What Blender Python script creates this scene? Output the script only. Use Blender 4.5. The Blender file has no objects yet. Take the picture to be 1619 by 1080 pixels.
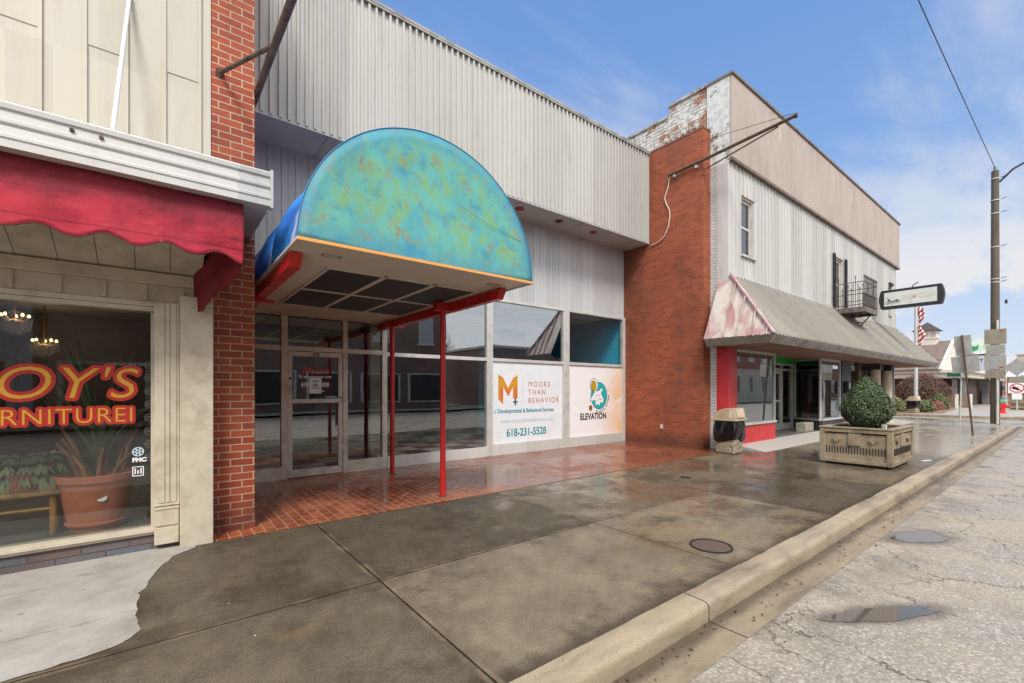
import bpy, bmesh, math, random
from mathutils import Vector, Matrix, noise
R = math.radians
random.seed(11)
S = bpy.context.scene
COL = S.collection
ID = Matrix.Identity(4)

# ------------------------------------------------------------------ camera geometry (also used to lay out far things)
FPX, CX, HZ, YAW, EYE = 705.8, 809.5, 615.0, R(51.85), 1.45
_c, _s = math.cos(YAW), math.sin(YAW)
def _ray(u, v):
    a = (u - CX) / FPX
    return (_c + a * _s, _s - a * _c, (HZ - v) / FPX)
def at_x(u, v, x):
    r = _ray(u, v); t = x / r[0]
    return Vector((x, r[1] * t, EYE + r[2] * t))
def at_y(u, v, y):
    r = _ray(u, v); t = y / r[1]
    return Vector((r[0] * t, y, EYE + r[2] * t))

# ------------------------------------------------------------------ materials
def lin(c):
    def f(x):
        x /= 255.0
        return x / 12.92 if x <= 0.04045 else ((x + 0.055) / 1.055) ** 2.4
    return (f(c[0]), f(c[1]), f(c[2]), 1.0)

class NT:
    def __init__(self, name, col=(128, 128, 128), rough=0.6, metal=0.0, spec=0.5):
        self.m = bpy.data.materials.new(name); self.m.use_nodes = True
        self.t = self.m.node_tree; self.n = self.t.nodes
        self.p = self.n['Principled BSDF']; self.out = self.n['Material Output']
        self.set('Base Color', col); self.set('Roughness', rough); self.set('Metallic', metal); self.set('Specular IOR Level', spec)
    def new(self, k): return self.n.new(k)
    def put(self, sock, val):
        if hasattr(val, 'is_linked'): self.t.links.new(val, sock)
        elif isinstance(val, (tuple, list)) and sock.type == 'RGBA': sock.default_value = lin(val)
        else: sock.default_value = val
    def set(self, name, val): self.put(self.p.inputs[name], val); return self
    def obj(self): return self.new('ShaderNodeTexCoord').outputs['Object']
    def pos(self): return self.new('ShaderNodeNewGeometry').outputs['Position']
    def sep(self, v):
        n = self.new('ShaderNodeSeparateXYZ'); self.put(n.inputs[0], v); return n.outputs
    def comb(self, x, y, z=0.0):
        n = self.new('ShaderNodeCombineXYZ'); self.put(n.inputs[0], x); self.put(n.inputs[1], y); self.put(n.inputs[2], z); return n.outputs[0]
    def math(self, op, a, b=0.0, c=None, clamp=False):
        n = self.new('ShaderNodeMath'); n.operation = op; n.use_clamp = clamp
        self.put(n.inputs[0], a); self.put(n.inputs[1], b)
        if c is not None: self.put(n.inputs[2], c)
        return n.outputs[0]
    def wall(self, v=None):
        s = self.sep(v or self.pos()); return self.comb(self.math('ADD', s[0], s[1]), s[2])
    def sc(self, v, s):
        n = self.new('ShaderNodeMapping'); self.put(n.inputs['Vector'], v); n.inputs['Scale'].default_value = s; return n.outputs[0]
    def noise(self, scale, detail=4.0, rough=0.55, vec=None, dist=0.0, out='Fac'):
        n = self.new('ShaderNodeTexNoise'); self.put(n.inputs['Vector'], vec or self.pos())
        n.inputs['Scale'].default_value = scale; n.inputs['Detail'].default_value = detail
        n.inputs['Roughness'].default_value = rough; n.inputs['Distortion'].default_value = dist
        return n.outputs[out]
    def vor(self, scale, vec=None, feature='F1', out='Distance', rnd=1.0):
        n = self.new('ShaderNodeTexVoronoi'); n.feature = feature; self.put(n.inputs['Vector'], vec or self.pos())
        n.inputs['Scale'].default_value = scale; n.inputs['Randomness'].default_value = rnd
        return n.outputs[out]
    def ramp(self, f, stops, interp='LINEAR'):
        n = self.new('ShaderNodeValToRGB'); self.put(n.inputs[0], f); cr = n.color_ramp; cr.interpolation = interp
        while len(cr.elements) < len(stops): cr.elements.new(0.5)
        for e, (p, c) in zip(cr.elements, stops):
            e.position = p; e.color = lin(c) if isinstance(c, (tuple, list)) else (c, c, c, 1)
        return n.outputs[0]
    def step(self, f, a, b): # smooth 0..1 between a and b
        n = self.new('ShaderNodeMapRange'); n.interpolation_type = 'SMOOTHSTEP'; self.put(n.inputs[0], f)
        n.inputs[1].default_value = a; n.inputs[2].default_value = b; return n.outputs[0]
    def rng(self, f, a, b, c, d):
        n = self.new('ShaderNodeMapRange'); self.put(n.inputs[0], f)
        for i, x in enumerate((a, b, c, d)): n.inputs[i + 1].default_value = x
        return n.outputs[0]
    def mix(self, f, a, b, mode='MIX'):
        n = self.new('ShaderNodeMix'); n.data_type = 'RGBA'; n.blend_type = mode
        self.put(n.inputs[0], f); self.put(n.inputs[6], a); self.put(n.inputs[7], b); return n.outputs[2]
    def brick(self, vec, c1, c2, mortar, w, h, ms=0.005, bias=0.0, smooth=0.1, off=0.5):
        n = self.new('ShaderNodeTexBrick'); self.put(n.inputs['Vector'], vec); n.offset = off
        self.put(n.inputs['Color1'], c1); self.put(n.inputs['Color2'], c2); self.put(n.inputs['Mortar'], mortar)
        n.inputs['Scale'].default_value = 1.0; n.inputs['Mortar Size'].default_value = ms; n.inputs['Mortar Smooth'].default_value = smooth
        n.inputs['Bias'].default_value = bias; n.inputs['Brick Width'].default_value = w; n.inputs['Row Height'].default_value = h
        return n.outputs['Color'], n.outputs['Fac']
    def bump(self, h, strength=0.3, dist=0.01):
        n = self.new('ShaderNodeBump'); self.put(n.inputs['Height'], h); n.inputs['Strength'].default_value = strength
        n.inputs['Distance'].default_value = dist
        self.put(self.p.inputs['Normal'], n.outputs[0]); return self

MATS = {}
def dirty(name, col, rough=0.6, metal=0.0, amt=0.25, scale=3.0, streak=False, bump=0.0, dark=None, spec=0.5):
    """paint or plain stuff with grime of its own"""
    if name in MATS: return MATS[name]
    n = NT(name, col, rough, metal, spec)
    v = n.sc(n.pos(), (1, 1, 0.12)) if streak else n.pos()
    f = n.noise(scale, 6, 0.62, v)
    d = dark or tuple(int(x * 0.55) for x in col)
    g = n.noise(scale * 9, 4, 0.6)
    k = n.math('MULTIPLY', n.step(f, 0.42, 0.72), amt * 1.6)
    k = n.math('ADD', k, n.math('MULTIPLY', n.step(g, 0.5, 0.75), amt * 0.5), clamp=True)
    n.set('Base Color', n.mix(k, col, d))
    n.set('Roughness', n.rng(f, 0.3, 0.7, max(0.03, rough - 0.1), min(1, rough + 0.12)))
    if bump: n.bump(g, bump, 0.004)
    MATS[name] = n.m
    return n.m

def sheet(name, col, rough=0.42, w=0.9, h=1.6, rust=0.15, amt=0.3, bump=0.25, dark=None, metal=0.0):
    """old painted sheet metal: sheets differ a little, drips run down, faint dents"""
    n = NT(name, col, rough, metal)
    s = n.sep(n.pos()); u = n.math('ADD', s[0], s[1])
    wn = n.new('ShaderNodeTexWhiteNoise'); wn.noise_dimensions = '2D'
    n.put(wn.inputs['Vector'], n.comb(n.math('FLOOR', n.math('DIVIDE', u, w)), n.math('FLOOR', n.math('DIVIDE', s[2], h))))
    k = n.rng(wn.outputs['Value'], 0, 1, 0.86, 1.06)
    c = n.mix(1.0, col, n.comb(k, k, k), 'MULTIPLY')
    d = dark or tuple(int(x * 0.6) for x in col)
    v = n.comb(n.math('MULTIPLY', u, 1.0), n.math('MULTIPLY', s[2], 0.09))
    f = n.noise(4.5, 6, 0.68, v); f2 = n.noise(19, 4, 0.65, v); b = n.noise(0.9, 4, 0.6)
    c = n.mix(n.math('MULTIPLY', n.step(f, 0.48, 0.74), amt), c, d)
    c = n.mix(n.math('MULTIPLY', n.step(f2, 0.56, 0.74), n.math('MULTIPLY', n.step(b, 0.4, 0.6), amt)), c, d)
    r = n.math('MULTIPLY', n.step(f2, 0.62, 0.72), n.math('MULTIPLY', n.step(n.noise(0.7, 4, 0.6, n.comb(u, n.math('ADD', s[2], 31.0))), 0.52, 0.64), rust * 3))
    c = n.mix(n.math('MINIMUM', r, 0.85), c, (150, 108, 74))
    sp = n.noise(34, 3, 0.7); c = n.mix(n.math('MULTIPLY', n.step(sp, 0.66, 0.74), amt), c, d)
    n.set('Base Color', c); n.set('Roughness', n.rng(f, 0.3, 0.7, rough - 0.1, rough + 0.18))
    n.bump(n.math('ADD', n.noise(1.3, 3, 0.5), n.math('MULTIPLY', sp, 0.03)), bump, 0.03)
    MATS[name] = n.m
    return n.m

def plain(name, col, rough=0.5, metal=0.0):
    if name not in MATS: MATS[name] = NT(name, col, rough, metal).m
    return MATS[name]

def emit(name, col, strength):
    n = NT(name, (0, 0, 0)); n.set('Emission Color', col); n.set('Emission Strength', strength); return n.m

def glass(name, tint=(200, 206, 204), ior=1.6, haze=0.0):
    n = NT(name); t = n.t
    n.n.remove(n.p)
    fr = n.new('ShaderNodeFresnel'); bf = n.new('ShaderNodeNewGeometry').outputs['Backfacing']
    t.links.new(n.rng(bf, 0, 1, ior, 1.0 / ior), fr.inputs['IOR'])   # a thin pane reflects alike from both sides
    tr = n.new('ShaderNodeBsdfTransparent'); tr.inputs[0].default_value = lin(tint)
    gl = n.new('ShaderNodeBsdfGlossy'); gl.inputs['Roughness'].default_value = 0.0; gl.inputs[0].default_value = (0.95, 0.97, 1, 1)
    bp = n.new('ShaderNodeBump'); bp.inputs['Strength'].default_value = 0.05; bp.inputs['Distance'].default_value = 0.02
    t.links.new(n.noise(1.3, 1.0), bp.inputs['Height']); t.links.new(bp.outputs[0], gl.inputs['Normal'])
    mx = n.new('ShaderNodeMixShader')
    t.links.new(fr.outputs[0], mx.inputs[0]); t.links.new(tr.outputs[0], mx.inputs[1]); t.links.new(gl.outputs[0], mx.inputs[2])
    t.links.new(mx.outputs[0], n.out.inputs[0])
    return n.m

def m_brick(name, c1, c2, mortar, w=0.205, h=0.0735, ms=0.006, grime=(60, 40, 32), amt=0.35, sc=1.6, rough=0.75, foot=True, paint=None):
    n = NT(name, c1, rough)
    v = n.wall()
    col, fac = n.brick(v, c1, c2, mortar, w, h, ms)
    tone = n.noise(60, 3, 0.6); col = n.mix(n.math('MULTIPLY', n.step(tone, 0.45, 0.8), 0.35), col, tuple(int(x * 0.45) for x in c1))
    st = n.noise(sc, 6, 0.65, n.sc(n.pos(), (1, 1, 0.45)))
    col = n.mix(n.math('MULTIPLY', n.step(st, 0.42, 0.7), amt), col, grime)
    if foot:
        z = n.sep(n.pos())[2]
        k = n.math('MULTIPLY', n.math('SUBTRACT', 1.0, n.step(n.math('ADD', z, n.math('MULTIPLY', st, -0.35)), -0.1, 0.3)), 0.55)
        col = n.mix(k, col, (52, 40, 32))
    if paint:
        pf = n.noise(1.5, 8, 0.7, n.sc(n.pos(), (1, 1, 1.4)))
        pk = n.step(n.math('ADD', pf, n.math('MULTIPLY', fac, -0.10)), paint[1], paint[1] + 0.035)
        pc = n.mix(n.step(n.noise(9, 5, 0.7), 0.4, 0.7), paint[0], tuple(int(x * 0.72) for x in paint[0]))
        col = n.mix(pk, col, pc)
    n.set('Base Color', col)
    hgt = n.math('ADD', n.math('MULTIPLY', fac, -1.0), n.math('MULTIPLY', tone, 0.35))
    n.bump(hgt, 0.55, 0.008)
    MATS[name] = n.m
    return n.m

# ------------------------------------------------------------------ meshes
OFF = {}
class MB:
    def __init__(self): self.v = []; self.f = []
    def add(self, vs, fs):
        b = len(self.v); self.v += [tuple(p) for p in vs]; self.f += [tuple(b + i for i in q) for q in fs]; return self
    def hexa(self, p): # 4 bottom, 4 top
        return self.add(p, [(3, 2, 1, 0), (4, 5, 6, 7), (0, 1, 5, 4), (1, 2, 6, 5), (2, 3, 7, 6), (3, 0, 4, 7)])
    def box(self, x0, x1, y0, y1, z0, z1):
        return self.hexa([(x0, y0, z0), (x1, y0, z0), (x1, y1, z0), (x0, y1, z0), (x0, y0, z1), (x1, y0, z1), (x1, y1, z1), (x0, y1, z1)])
    def prism(self, pts, ax, a0, a1):
        """2-D outline swept along ax ('x': pts are (y,z), 'y': (x,z), 'z': (x,y))"""
        k = {'x': lambda p, a: (a, p[0], p[1]), 'y': lambda p, a: (p[0], a, p[1]), 'z': lambda p, a: (p[0], p[1], a)}[ax]
        n = len(pts)
        vs = [k(p, a0) for p in pts] + [k(p, a1) for p in pts]
        fs = [tuple(range(n)), tuple(range(2 * n - 1, n - 1, -1))] + [(i, i + n, (i + 1) % n + n, (i + 1) % n) for i in range(n)]
        return self.add(vs, fs)
    def poly(self, pts): return self.add(pts, [tuple(range(len(pts)))])
    def tube(self, pts, r, n=10):
        pts = [Vector(p) for p in pts]; N = len(pts)
        rs = r if isinstance(r, (list, tuple)) else [r] * N
        vs = []; fs = []
        up0 = None
        for i, p in enumerate(pts):
            d = (pts[min(i + 1, N - 1)] - pts[max(i - 1, 0)]).normalized()
            if up0 is None: up0 = Vector((0, 0, 1)) if abs(d.z) < 0.9 else Vector((1, 0, 0))
            a = d.cross(up0)
            if a.length < 1e-4: a = d.cross(Vector((0, 1, 0.1)))
            a.normalize(); b = d.cross(a).normalized(); up0 = -b if b.dot(up0) < 0 else b
            for k in range(n):
                t = 2 * math.pi * k / n
                vs.append(p + (a * math.cos(t) + b * math.sin(t)) * rs[i])
        # keep rings aligned: rebuild with a fixed frame per ring already parallel enough for these gentle paths
        for i in range(N - 1):
            for k in range(n):
                fs.append((i * n + k, i * n + (k + 1) % n, (i + 1) * n + (k + 1) % n, (i + 1) * n + k))
        fs.append(tuple(range(n - 1, -1, -1))); fs.append(tuple((N - 1) * n + k for k in range(n)))
        return self.add(vs, fs)
    def cyl(self, p0, p1, r0, r1=None, n=14): return self.tube([p0, p1], [r0, r0 if r1 is None else r1], n)
    def bar(self, p0, p1, w, h, up=(0, 0, 1)):
        p0 = Vector(p0); p1 = Vector(p1); d = (p1 - p0).normalized(); a = d.cross(Vector(up)).normalized() * w / 2; b = a.cross(d).normalized() * h / 2
        q = [p0 - a - b, p0 + a - b, p0 + a + b, p0 - a + b]; w_ = [p1 - a - b, p1 + a - b, p1 + a + b, p1 - a + b]
        return self.hexa(q + w_)
    def lathe(self, prof, c=(0, 0, 0), n=24, sx=1.0, sy=1.0, fn=None, cap=True):
        if not cap: prof = list(prof) + [prof[0]]
        vs = []; fs = []
        for j, (r, z) in enumerate(prof):
            for k in range(n):
                t = 2 * math.pi * k / n; rr = r * (fn(t, j, z) if fn else 1.0)
                vs.append((c[0] + rr * math.cos(t) * sx, c[1] + rr * math.sin(t) * sy, c[2] + z))
        for j in range(len(prof) - 1):
            for k in range(n):
                fs.append((j * n + k, j * n + (k + 1) % n, (j + 1) * n + (k + 1) % n, (j + 1) * n + k))
        if cap: fs.append(tuple(range(n - 1, -1, -1))); fs.append(tuple((len(prof) - 1) * n + k for k in range(n)))
        return self.add(vs, fs)
    def grid(self, nu, nv, fn, close=False):
        vs = [fn(i / nu, j / nv) for j in range(nv + 1) for i in range(nu + 1)]
        fs = [(j * (nu + 1) + i, j * (nu + 1) + i + 1, (j + 1) * (nu + 1) + i + 1, (j + 1) * (nu + 1) + i) for j in range(nv) for i in range(nu)]
        return self.add(vs, fs)
    def xf(self, M):
        self.v = [tuple(M @ Vector(p)) for p in self.v]; return self
    def build(self, name, mat, parent=None, smooth=False, bevel=0.0, solid=0.0, keep=False):
        me = bpy.data.meshes.new(name); me.from_pydata(self.v, [], self.f)
        if not keep:
            bm = bmesh.new(); bm.from_mesh(me); bmesh.ops.recalc_face_normals(bm, faces=bm.faces); bm.to_mesh(me); bm.free()
        return link(name, me, mat, parent, smooth, bevel, solid)

def link(name, me, mat, parent=None, smooth=False, bevel=0.0, solid=0.0):
    me.materials.clear(); me.materials.append(mat)
    o = bpy.data.objects.new(name, me); COL.objects.link(o)
    if smooth:
        me.polygons.foreach_set('use_smooth', [True] * len(me.polygons))
        if smooth != 'all':
            me.set_sharp_from_angle(angle=R(40))
    if solid:
        m = o.modifiers.new('solid', 'SOLIDIFY'); m.thickness = solid; m.offset = 0
    if bevel:
        m = o.modifiers.new('bevel', 'BEVEL'); m.width = bevel; m.segments = 2; m.limit_method = 'ANGLE'; m.angle_limit = R(50); m.use_clamp_overlap = True
    if parent:
        o.parent = parent
        L = OFF.get(parent.name)
        if L is not None: o.location = -L
    return o

def tag(o, label=None, cat=None, group=None, kind=None):
    if label: o['label'] = label
    if cat: o['category'] = cat
    if group: o['group'] = group
    if kind: o['kind'] = kind
    return o
def thing(name, label, cat, loc=(0, 0, 0), group=None, world=True, rot=0.0):
    o = bpy.data.objects.new(name, None); COL.objects.link(o); o.location = loc; o.rotation_euler = (0, 0, rot)
    o.empty_display_size = 0.2
    if world: OFF[o.name] = Vector(loc)
    return tag(o, label, cat, group)
def dup(root, loc, rot=0.0, label=None, scale=1.0, group=None):
    r = root.copy(); COL.objects.link(r); r.location = loc; r.rotation_euler = (0, 0, rot); r.scale = (scale,) * 3
    if label: r['label'] = label
    if group: r['group'] = group
    for ch in list(root.children):
        c = ch.copy(); COL.objects.link(c); c.parent = r
        for g in list(ch.children):
            d = g.copy(); COL.objects.link(d); d.parent = c
    return r

def text(s, size, org, mat, parent, name='lettering', ux=(1, 0, 0), uz=(0, 0, 1), sx=1.0, off=0.0, align='LEFT', shear=0.0, spacing=1.0, ext=0.0006):
    cu = bpy.data.curves.new('t', 'FONT'); cu.body = s; cu.size = size; cu.align_x = align; cu.align_y = 'BOTTOM_BASELINE'
    cu.offset = off; cu.shear = shear; cu.space_character = spacing; cu.extrude = ext; cu.resolution_u = 4
    ob = bpy.data.objects.new('t', cu); COL.objects.link(ob)
    dg = bpy.context.evaluated_depsgraph_get()
    me = bpy.data.meshes.new_from_object(ob.evaluated_get(dg))
    bpy.data.objects.remove(ob); bpy.data.curves.remove(cu)
    U = Vector(ux); Z = Vector(uz); N = U.cross(Z); O = Vector(org)
    for v in me.vertices:
        p = O + U * (v.co.x * sx) + Z * v.co.y + N * v.co.z
        v.co = p
    me.name = name
    return link(name, me, mat, parent)

def outline(o, r, n=14):
    """broad painted border: the letter shapes laid over themselves all round"""
    me = o.data; vs = [v.co.copy() for v in me.vertices]; fs = [tuple(p.vertices) for p in me.polygons]
    mb = MB()
    for k in range(n):
        a = 2 * math.pi * k / n; d = Vector((r * math.cos(a), 0.00005 * k, r * math.sin(a)))
        mb.add([v + d for v in vs], fs)
    new = bpy.data.meshes.new(me.name); new.from_pydata(mb.v, [], mb.f); new.materials.append(me.materials[0]); o.data = new
    return o

def rects_minus(x0, x1, z0, z1, holes):
    xs = sorted({x0, x1, *[h[0] for h in holes], *[h[1] for h in holes]}); xs = [x for x in xs if x0 <= x <= x1]
    out = []
    for a, b in zip(xs, xs[1:]):
        hs = sorted([(h[2], h[3]) for h in holes if h[0] < (a + b) / 2 < h[1]]); z = z0
        for p, q in hs:
            if p > z: out.append((a, b, z, p))
            z = q
        if z < z1: out.append((a, b, z, z1))
    return out
# ------------------------------------------------------------------ shared materials
BRICK_L = m_brick('pier brick light mortar', (142, 58, 32), (170, 78, 44), (188, 166, 138), w=0.203, h=0.0735, ms=0.0055, grime=(92, 46, 30), amt=0.35)
BRICK_R = m_brick('pier brick dark mortar', (138, 66, 40), (164, 82, 50), (140, 102, 76), w=0.203, h=0.0735, ms=0.005, grime=(70, 46, 36), amt=0.6, sc=0.8)
BRICK_W = m_brick('whitewashed brick', (150, 86, 60), (168, 104, 72), (150, 138, 124), h=0.09, w=0.26, ms=0.012, paint=((214, 212, 206), 0.44), foot=False)
BRICK_P = m_brick('white painted brick', (196, 196, 192), (206, 205, 200), (140, 138, 134), grime=(150, 148, 142), ms=0.007, foot=False)
BRICK_D = m_brick('dull stone base', (104, 86, 80), (96, 100, 108), (74, 66, 60), w=0.31, h=0.058, ms=0.005, grime=(52, 44, 42), foot=False)
BRICK_F = m_brick('far brick', (150, 84, 66), (164, 98, 76), (176, 160, 144), foot=False, amt=0.25)
BRICK_G = m_brick('dull grey brown brick', (112, 88, 78), (128, 102, 90), (150, 138, 126), foot=False, amt=0.25)
BRICK_F2 = m_brick('far dark brick', (112, 60, 48), (128, 72, 56), (138, 124, 112), foot=False, amt=0.25)
CREAM = sheet('cream painted metal', (192, 185, 168), 0.45, 0.272, 1.45, 0.2, 0.22, 0.2, (150, 132, 106))
CREAM2 = dirty('cream painted wood', (196, 184, 162), 0.55, amt=0.22, scale=5, dark=(120, 102, 80), bump=0.15)
WHITEM = sheet('white painted metal', (194, 192, 186), 0.42, 2.4, 9.0, 0.1, 0.3, 0.1, (140, 134, 122))
SIDING = sheet('ribbed grey siding', (186, 184, 177), 0.45, 0.94, 9.0, 0.08, 0.24, 0.3, (124, 120, 112))
SIDING2 = sheet('flat grey siding', (186, 187, 187), 0.42, 0.41, 9.0, 0.05, 0.25, 0.2, (138, 136, 132))
ALU = dirty('mill aluminium', (200, 198, 192), 0.38, metal=0.15, amt=0.2, scale=4, dark=(120, 116, 108))
ALUW = dirty('warm aluminium', (208, 199, 187), 0.42, metal=0.1, amt=0.28, scale=4, dark=(112, 100, 88))
SOFFIT = dirty('soffit grey', (176, 176, 174), 0.6, amt=0.2, scale=1.4, dark=(128, 124, 118))
DARK = plain('dark metal', (38, 38, 38), 0.5)
BLACK = plain('black', (18, 18, 19), 0.6)
RUST = dirty('rusty brown steel', (92, 72, 60), 0.7, amt=0.6, scale=9, dark=(58, 38, 28), bump=0.3)
RED = dirty('chipped red paint', (190, 32, 32), 0.4, amt=0.42, scale=7, streak=True, dark=(112, 26, 22), bump=0.1)
REDW = dirty('shop red paint', (196, 54, 58), 0.45, amt=0.12, scale=2, dark=(150, 34, 38))
GLASS = glass('window glass', (240, 244, 242), ior=2.3)
GLASS_C = glass('clear transom glass', (244, 248, 246), ior=1.45)
GLASS_U = glass('upper transom glass', (238, 242, 240), ior=2.7)
GLASS_T = glass('tinted shop glass', (232, 234, 232), ior=1.6)
GLASS_S = glass('reflective shop glass', (226, 230, 230), ior=3.2)
ROOM = dirty('dim room wall', (150, 140, 128), 0.8, amt=0.2)
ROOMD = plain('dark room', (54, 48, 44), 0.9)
TEAL = dirty('teal room wall', (40, 184, 224), 0.6, amt=0.1)
WHITEV = plain('white vinyl', (232, 232, 230), 0.35)
BLACKV = plain('black vinyl', (24, 26, 28), 0.4)
TEALV = plain('teal vinyl', (24, 140, 140), 0.4)
TEALV2 = plain('blue green vinyl', (62, 138, 158), 0.4)
GREYV = plain('pale grey vinyl', (150, 176, 186), 0.4)
ORANGEV = plain('orange vinyl', (206, 120, 44), 0.4)
BROWNV = plain('copper vinyl', (178, 98, 52), 0.4)
GOLDV = plain('gold vinyl', (186, 146, 34), 0.4)

# ------------------------------------------------------------------ ground
def m_sidewalk():
    n = NT('wet concrete', (110, 98, 80))
    P = n.pos(); s = n.sep(P)
    big = n.noise(0.6, 8, 0.62); mid = n.noise(2.2, 9, 0.68); fine = n.noise(95, 2, 0.6); grain = n.vor(120)
    fx = n.math('ADD', n.math('MULTIPLY', n.math('SUBTRACT', s[0], 1.3), 1 / 2.39), 0.0)
    ix = n.math('FLOOR', fx); frx = n.math('MULTIPLY', n.math('ABSOLUTE', n.math('SUBTRACT', n.math('FRACT', n.math('ADD', fx, 0.5)), 0.5)), 2.39)
    iy = n.math('GREATER_THAN', s[1], 3.27)
    wn = n.new('ShaderNodeTexWhiteNoise'); wn.noise_dimensions = '2D'; n.put(wn.inputs['Vector'], n.comb(ix, iy)); slab = wn.outputs['Value']
    wob = n.math('MULTIPLY', n.math('SUBTRACT', n.noise(7, 3), 0.5), 0.012)
    jx = n.math('ABSOLUTE', n.math('ADD', frx, wob)); jy = n.math('ABSOLUTE', n.math('ADD', n.math('SUBTRACT', s[1], 3.265), wob))
    j = n.math('MINIMUM', jx, jy)
    joint = n.math('SUBTRACT', 1.0, n.step(j, 0.003, 0.009))
    lip = n.math('MULTIPLY', n.math('SUBTRACT', 1.0, n.step(j, 0.02, 0.05)), 0.35)
    k = n.math('ADD', n.math('ADD', n.math('MULTIPLY', mid, 0.45), n.math('MULTIPLY', n.noise(9, 5, 0.7), 0.25)), n.math('MULTIPLY', slab, 0.3))
    col = n.ramp(k, [(0.28, (60, 53, 43)), (0.43, (85, 76, 62)), (0.56, (107, 97, 80)), (0.74, (140, 127, 104))])
    col = n.mix(n.math('MULTIPLY', n.math('SUBTRACT', 1.0, n.step(grain, 0.10, 0.32)), n.rng(n.noise(1.4, 3), 0.3, 0.7, 0.2, 0.75)), col, (172, 158, 132))
    col = n.mix(n.math('MULTIPLY', n.step(fine, 0.5, 0.7), 0.6), col, (58, 50, 41))
    st = n.noise(1.1, 8, 0.66, n.comb(n.math('ADD', s[0], 40.0), s[1]))
    col = n.mix(n.math('MULTIPLY', n.step(st, 0.60, 0.72), 0.4), col, (140, 108, 72))
    col = n.mix(n.math('MULTIPLY', n.step(n.noise(1.0, 9, 0.7, n.comb(n.math('ADD', s[0], 9.0), s[1])), 0.5, 0.62), 0.6), col, (56, 48, 40))
    near = n.math('MULTIPLY', n.math('SUBTRACT', 1.0, n.step(n.math('ADD', j, n.math('MULTIPLY', n.noise(1.8, 6, 0.65), 0.30)), 0.10, 0.30)), 0.38)
    col = n.mix(near, col, (58, 49, 39))
    col = n.mix(n.math('MULTIPLY', n.math('SUBTRACT', 1.0, n.step(n.math('ADD', n.math('SUBTRACT', s[1], 1.742), n.math('MULTIPLY', mid, 0.22)), 0.10, 0.24)), 0.7), col, (56, 47, 36))
    col = n.mix(n.math('MULTIPLY', lip, n.step(n.noise(3.0, 4), 0.45, 0.6)), col, (146, 130, 102))
    chips = n.vor(3.1); col = n.mix(n.math('MULTIPLY', n.math('SUBTRACT', 1.0, n.step(chips, 0.018, 0.03)), 0.8), col, (186, 176, 156))
    col = n.mix(joint, col, (30, 25, 20))
    # far slabs have dried paler
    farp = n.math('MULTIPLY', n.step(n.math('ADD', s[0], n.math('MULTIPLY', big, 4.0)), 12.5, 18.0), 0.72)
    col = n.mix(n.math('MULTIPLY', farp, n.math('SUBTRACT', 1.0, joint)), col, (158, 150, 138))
    n.set('Base Color', col)
    # water film: smoother in the pools near the pavers and by the planter
    wet = n.math('ADD', n.math('MULTIPLY', big, 0.75), n.math('MULTIPLY', n.step(s[0], 1.6, 5.0), 0.17))
    wetk = n.step(n.math('ADD', wet, n.math('MULTIPLY', n.math('SUBTRACT', mid, 0.5), 0.45)), 0.45, 0.58)
    n.set('Roughness', n.rng(wetk, 0, 1, 0.52, 0.12))
    n.set('Specular IOR Level', n.rng(wetk, 0, 1, 0.22, 0.5))
    h = n.math('ADD', n.math('MULTIPLY', n.math('SUBTRACT', 1.0, n.math('MULTIPLY', wetk, 0.8)), n.math('ADD', grain, fine)), n.math('MULTIPLY', joint, -6.0))
    n.bump(h, 0.35, 0.004)
    return n.m
SIDEWALK = m_sidewalk()

def m_paver():
    n = NT('red clay pavers', (140, 76, 48))
    s = n.sep(n.pos()); v = n.comb(s[1], s[0])
    col, fac = n.brick(v, (138, 70, 42), (166, 94, 58), (158, 130, 104), 0.205, 0.104, 0.004)
    t = n.noise(4, 5, 0.6); b = n.noise(0.8, 5, 0.65, dist=0.7)
    dk = n.math('MULTIPLY', n.step(b, 0.42, 0.62), 0.55)
    col = n.mix(dk, col, (96, 48, 34))
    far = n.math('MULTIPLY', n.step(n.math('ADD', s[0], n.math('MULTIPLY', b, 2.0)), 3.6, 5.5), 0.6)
    col = n.mix(far, col, (104, 70, 54))
    col = n.mix(n.math('MULTIPLY', n.step(n.noise(2.2, 6, 0.7), 0.55, 0.75), 0.45), col, (70, 44, 36))
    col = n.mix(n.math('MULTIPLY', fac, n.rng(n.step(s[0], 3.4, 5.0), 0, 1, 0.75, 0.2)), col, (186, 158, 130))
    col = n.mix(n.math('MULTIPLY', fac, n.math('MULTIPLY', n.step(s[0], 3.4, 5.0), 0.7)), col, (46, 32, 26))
    n.set('Base Color', col)
    n.set('Roughness', n.rng(n.step(n.math('ADD', b, n.math('MULTIPLY', t, 0.3)), 0.5, 0.72), 0, 1, 0.42, 0.12))
    n.bump(n.math('ADD', n.math('MULTIPLY', fac, -1.0), n.math('MULTIPLY', t, 0.25)), 0.4, 0.004)
    return n.m
PAVER = m_paver()

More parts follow.
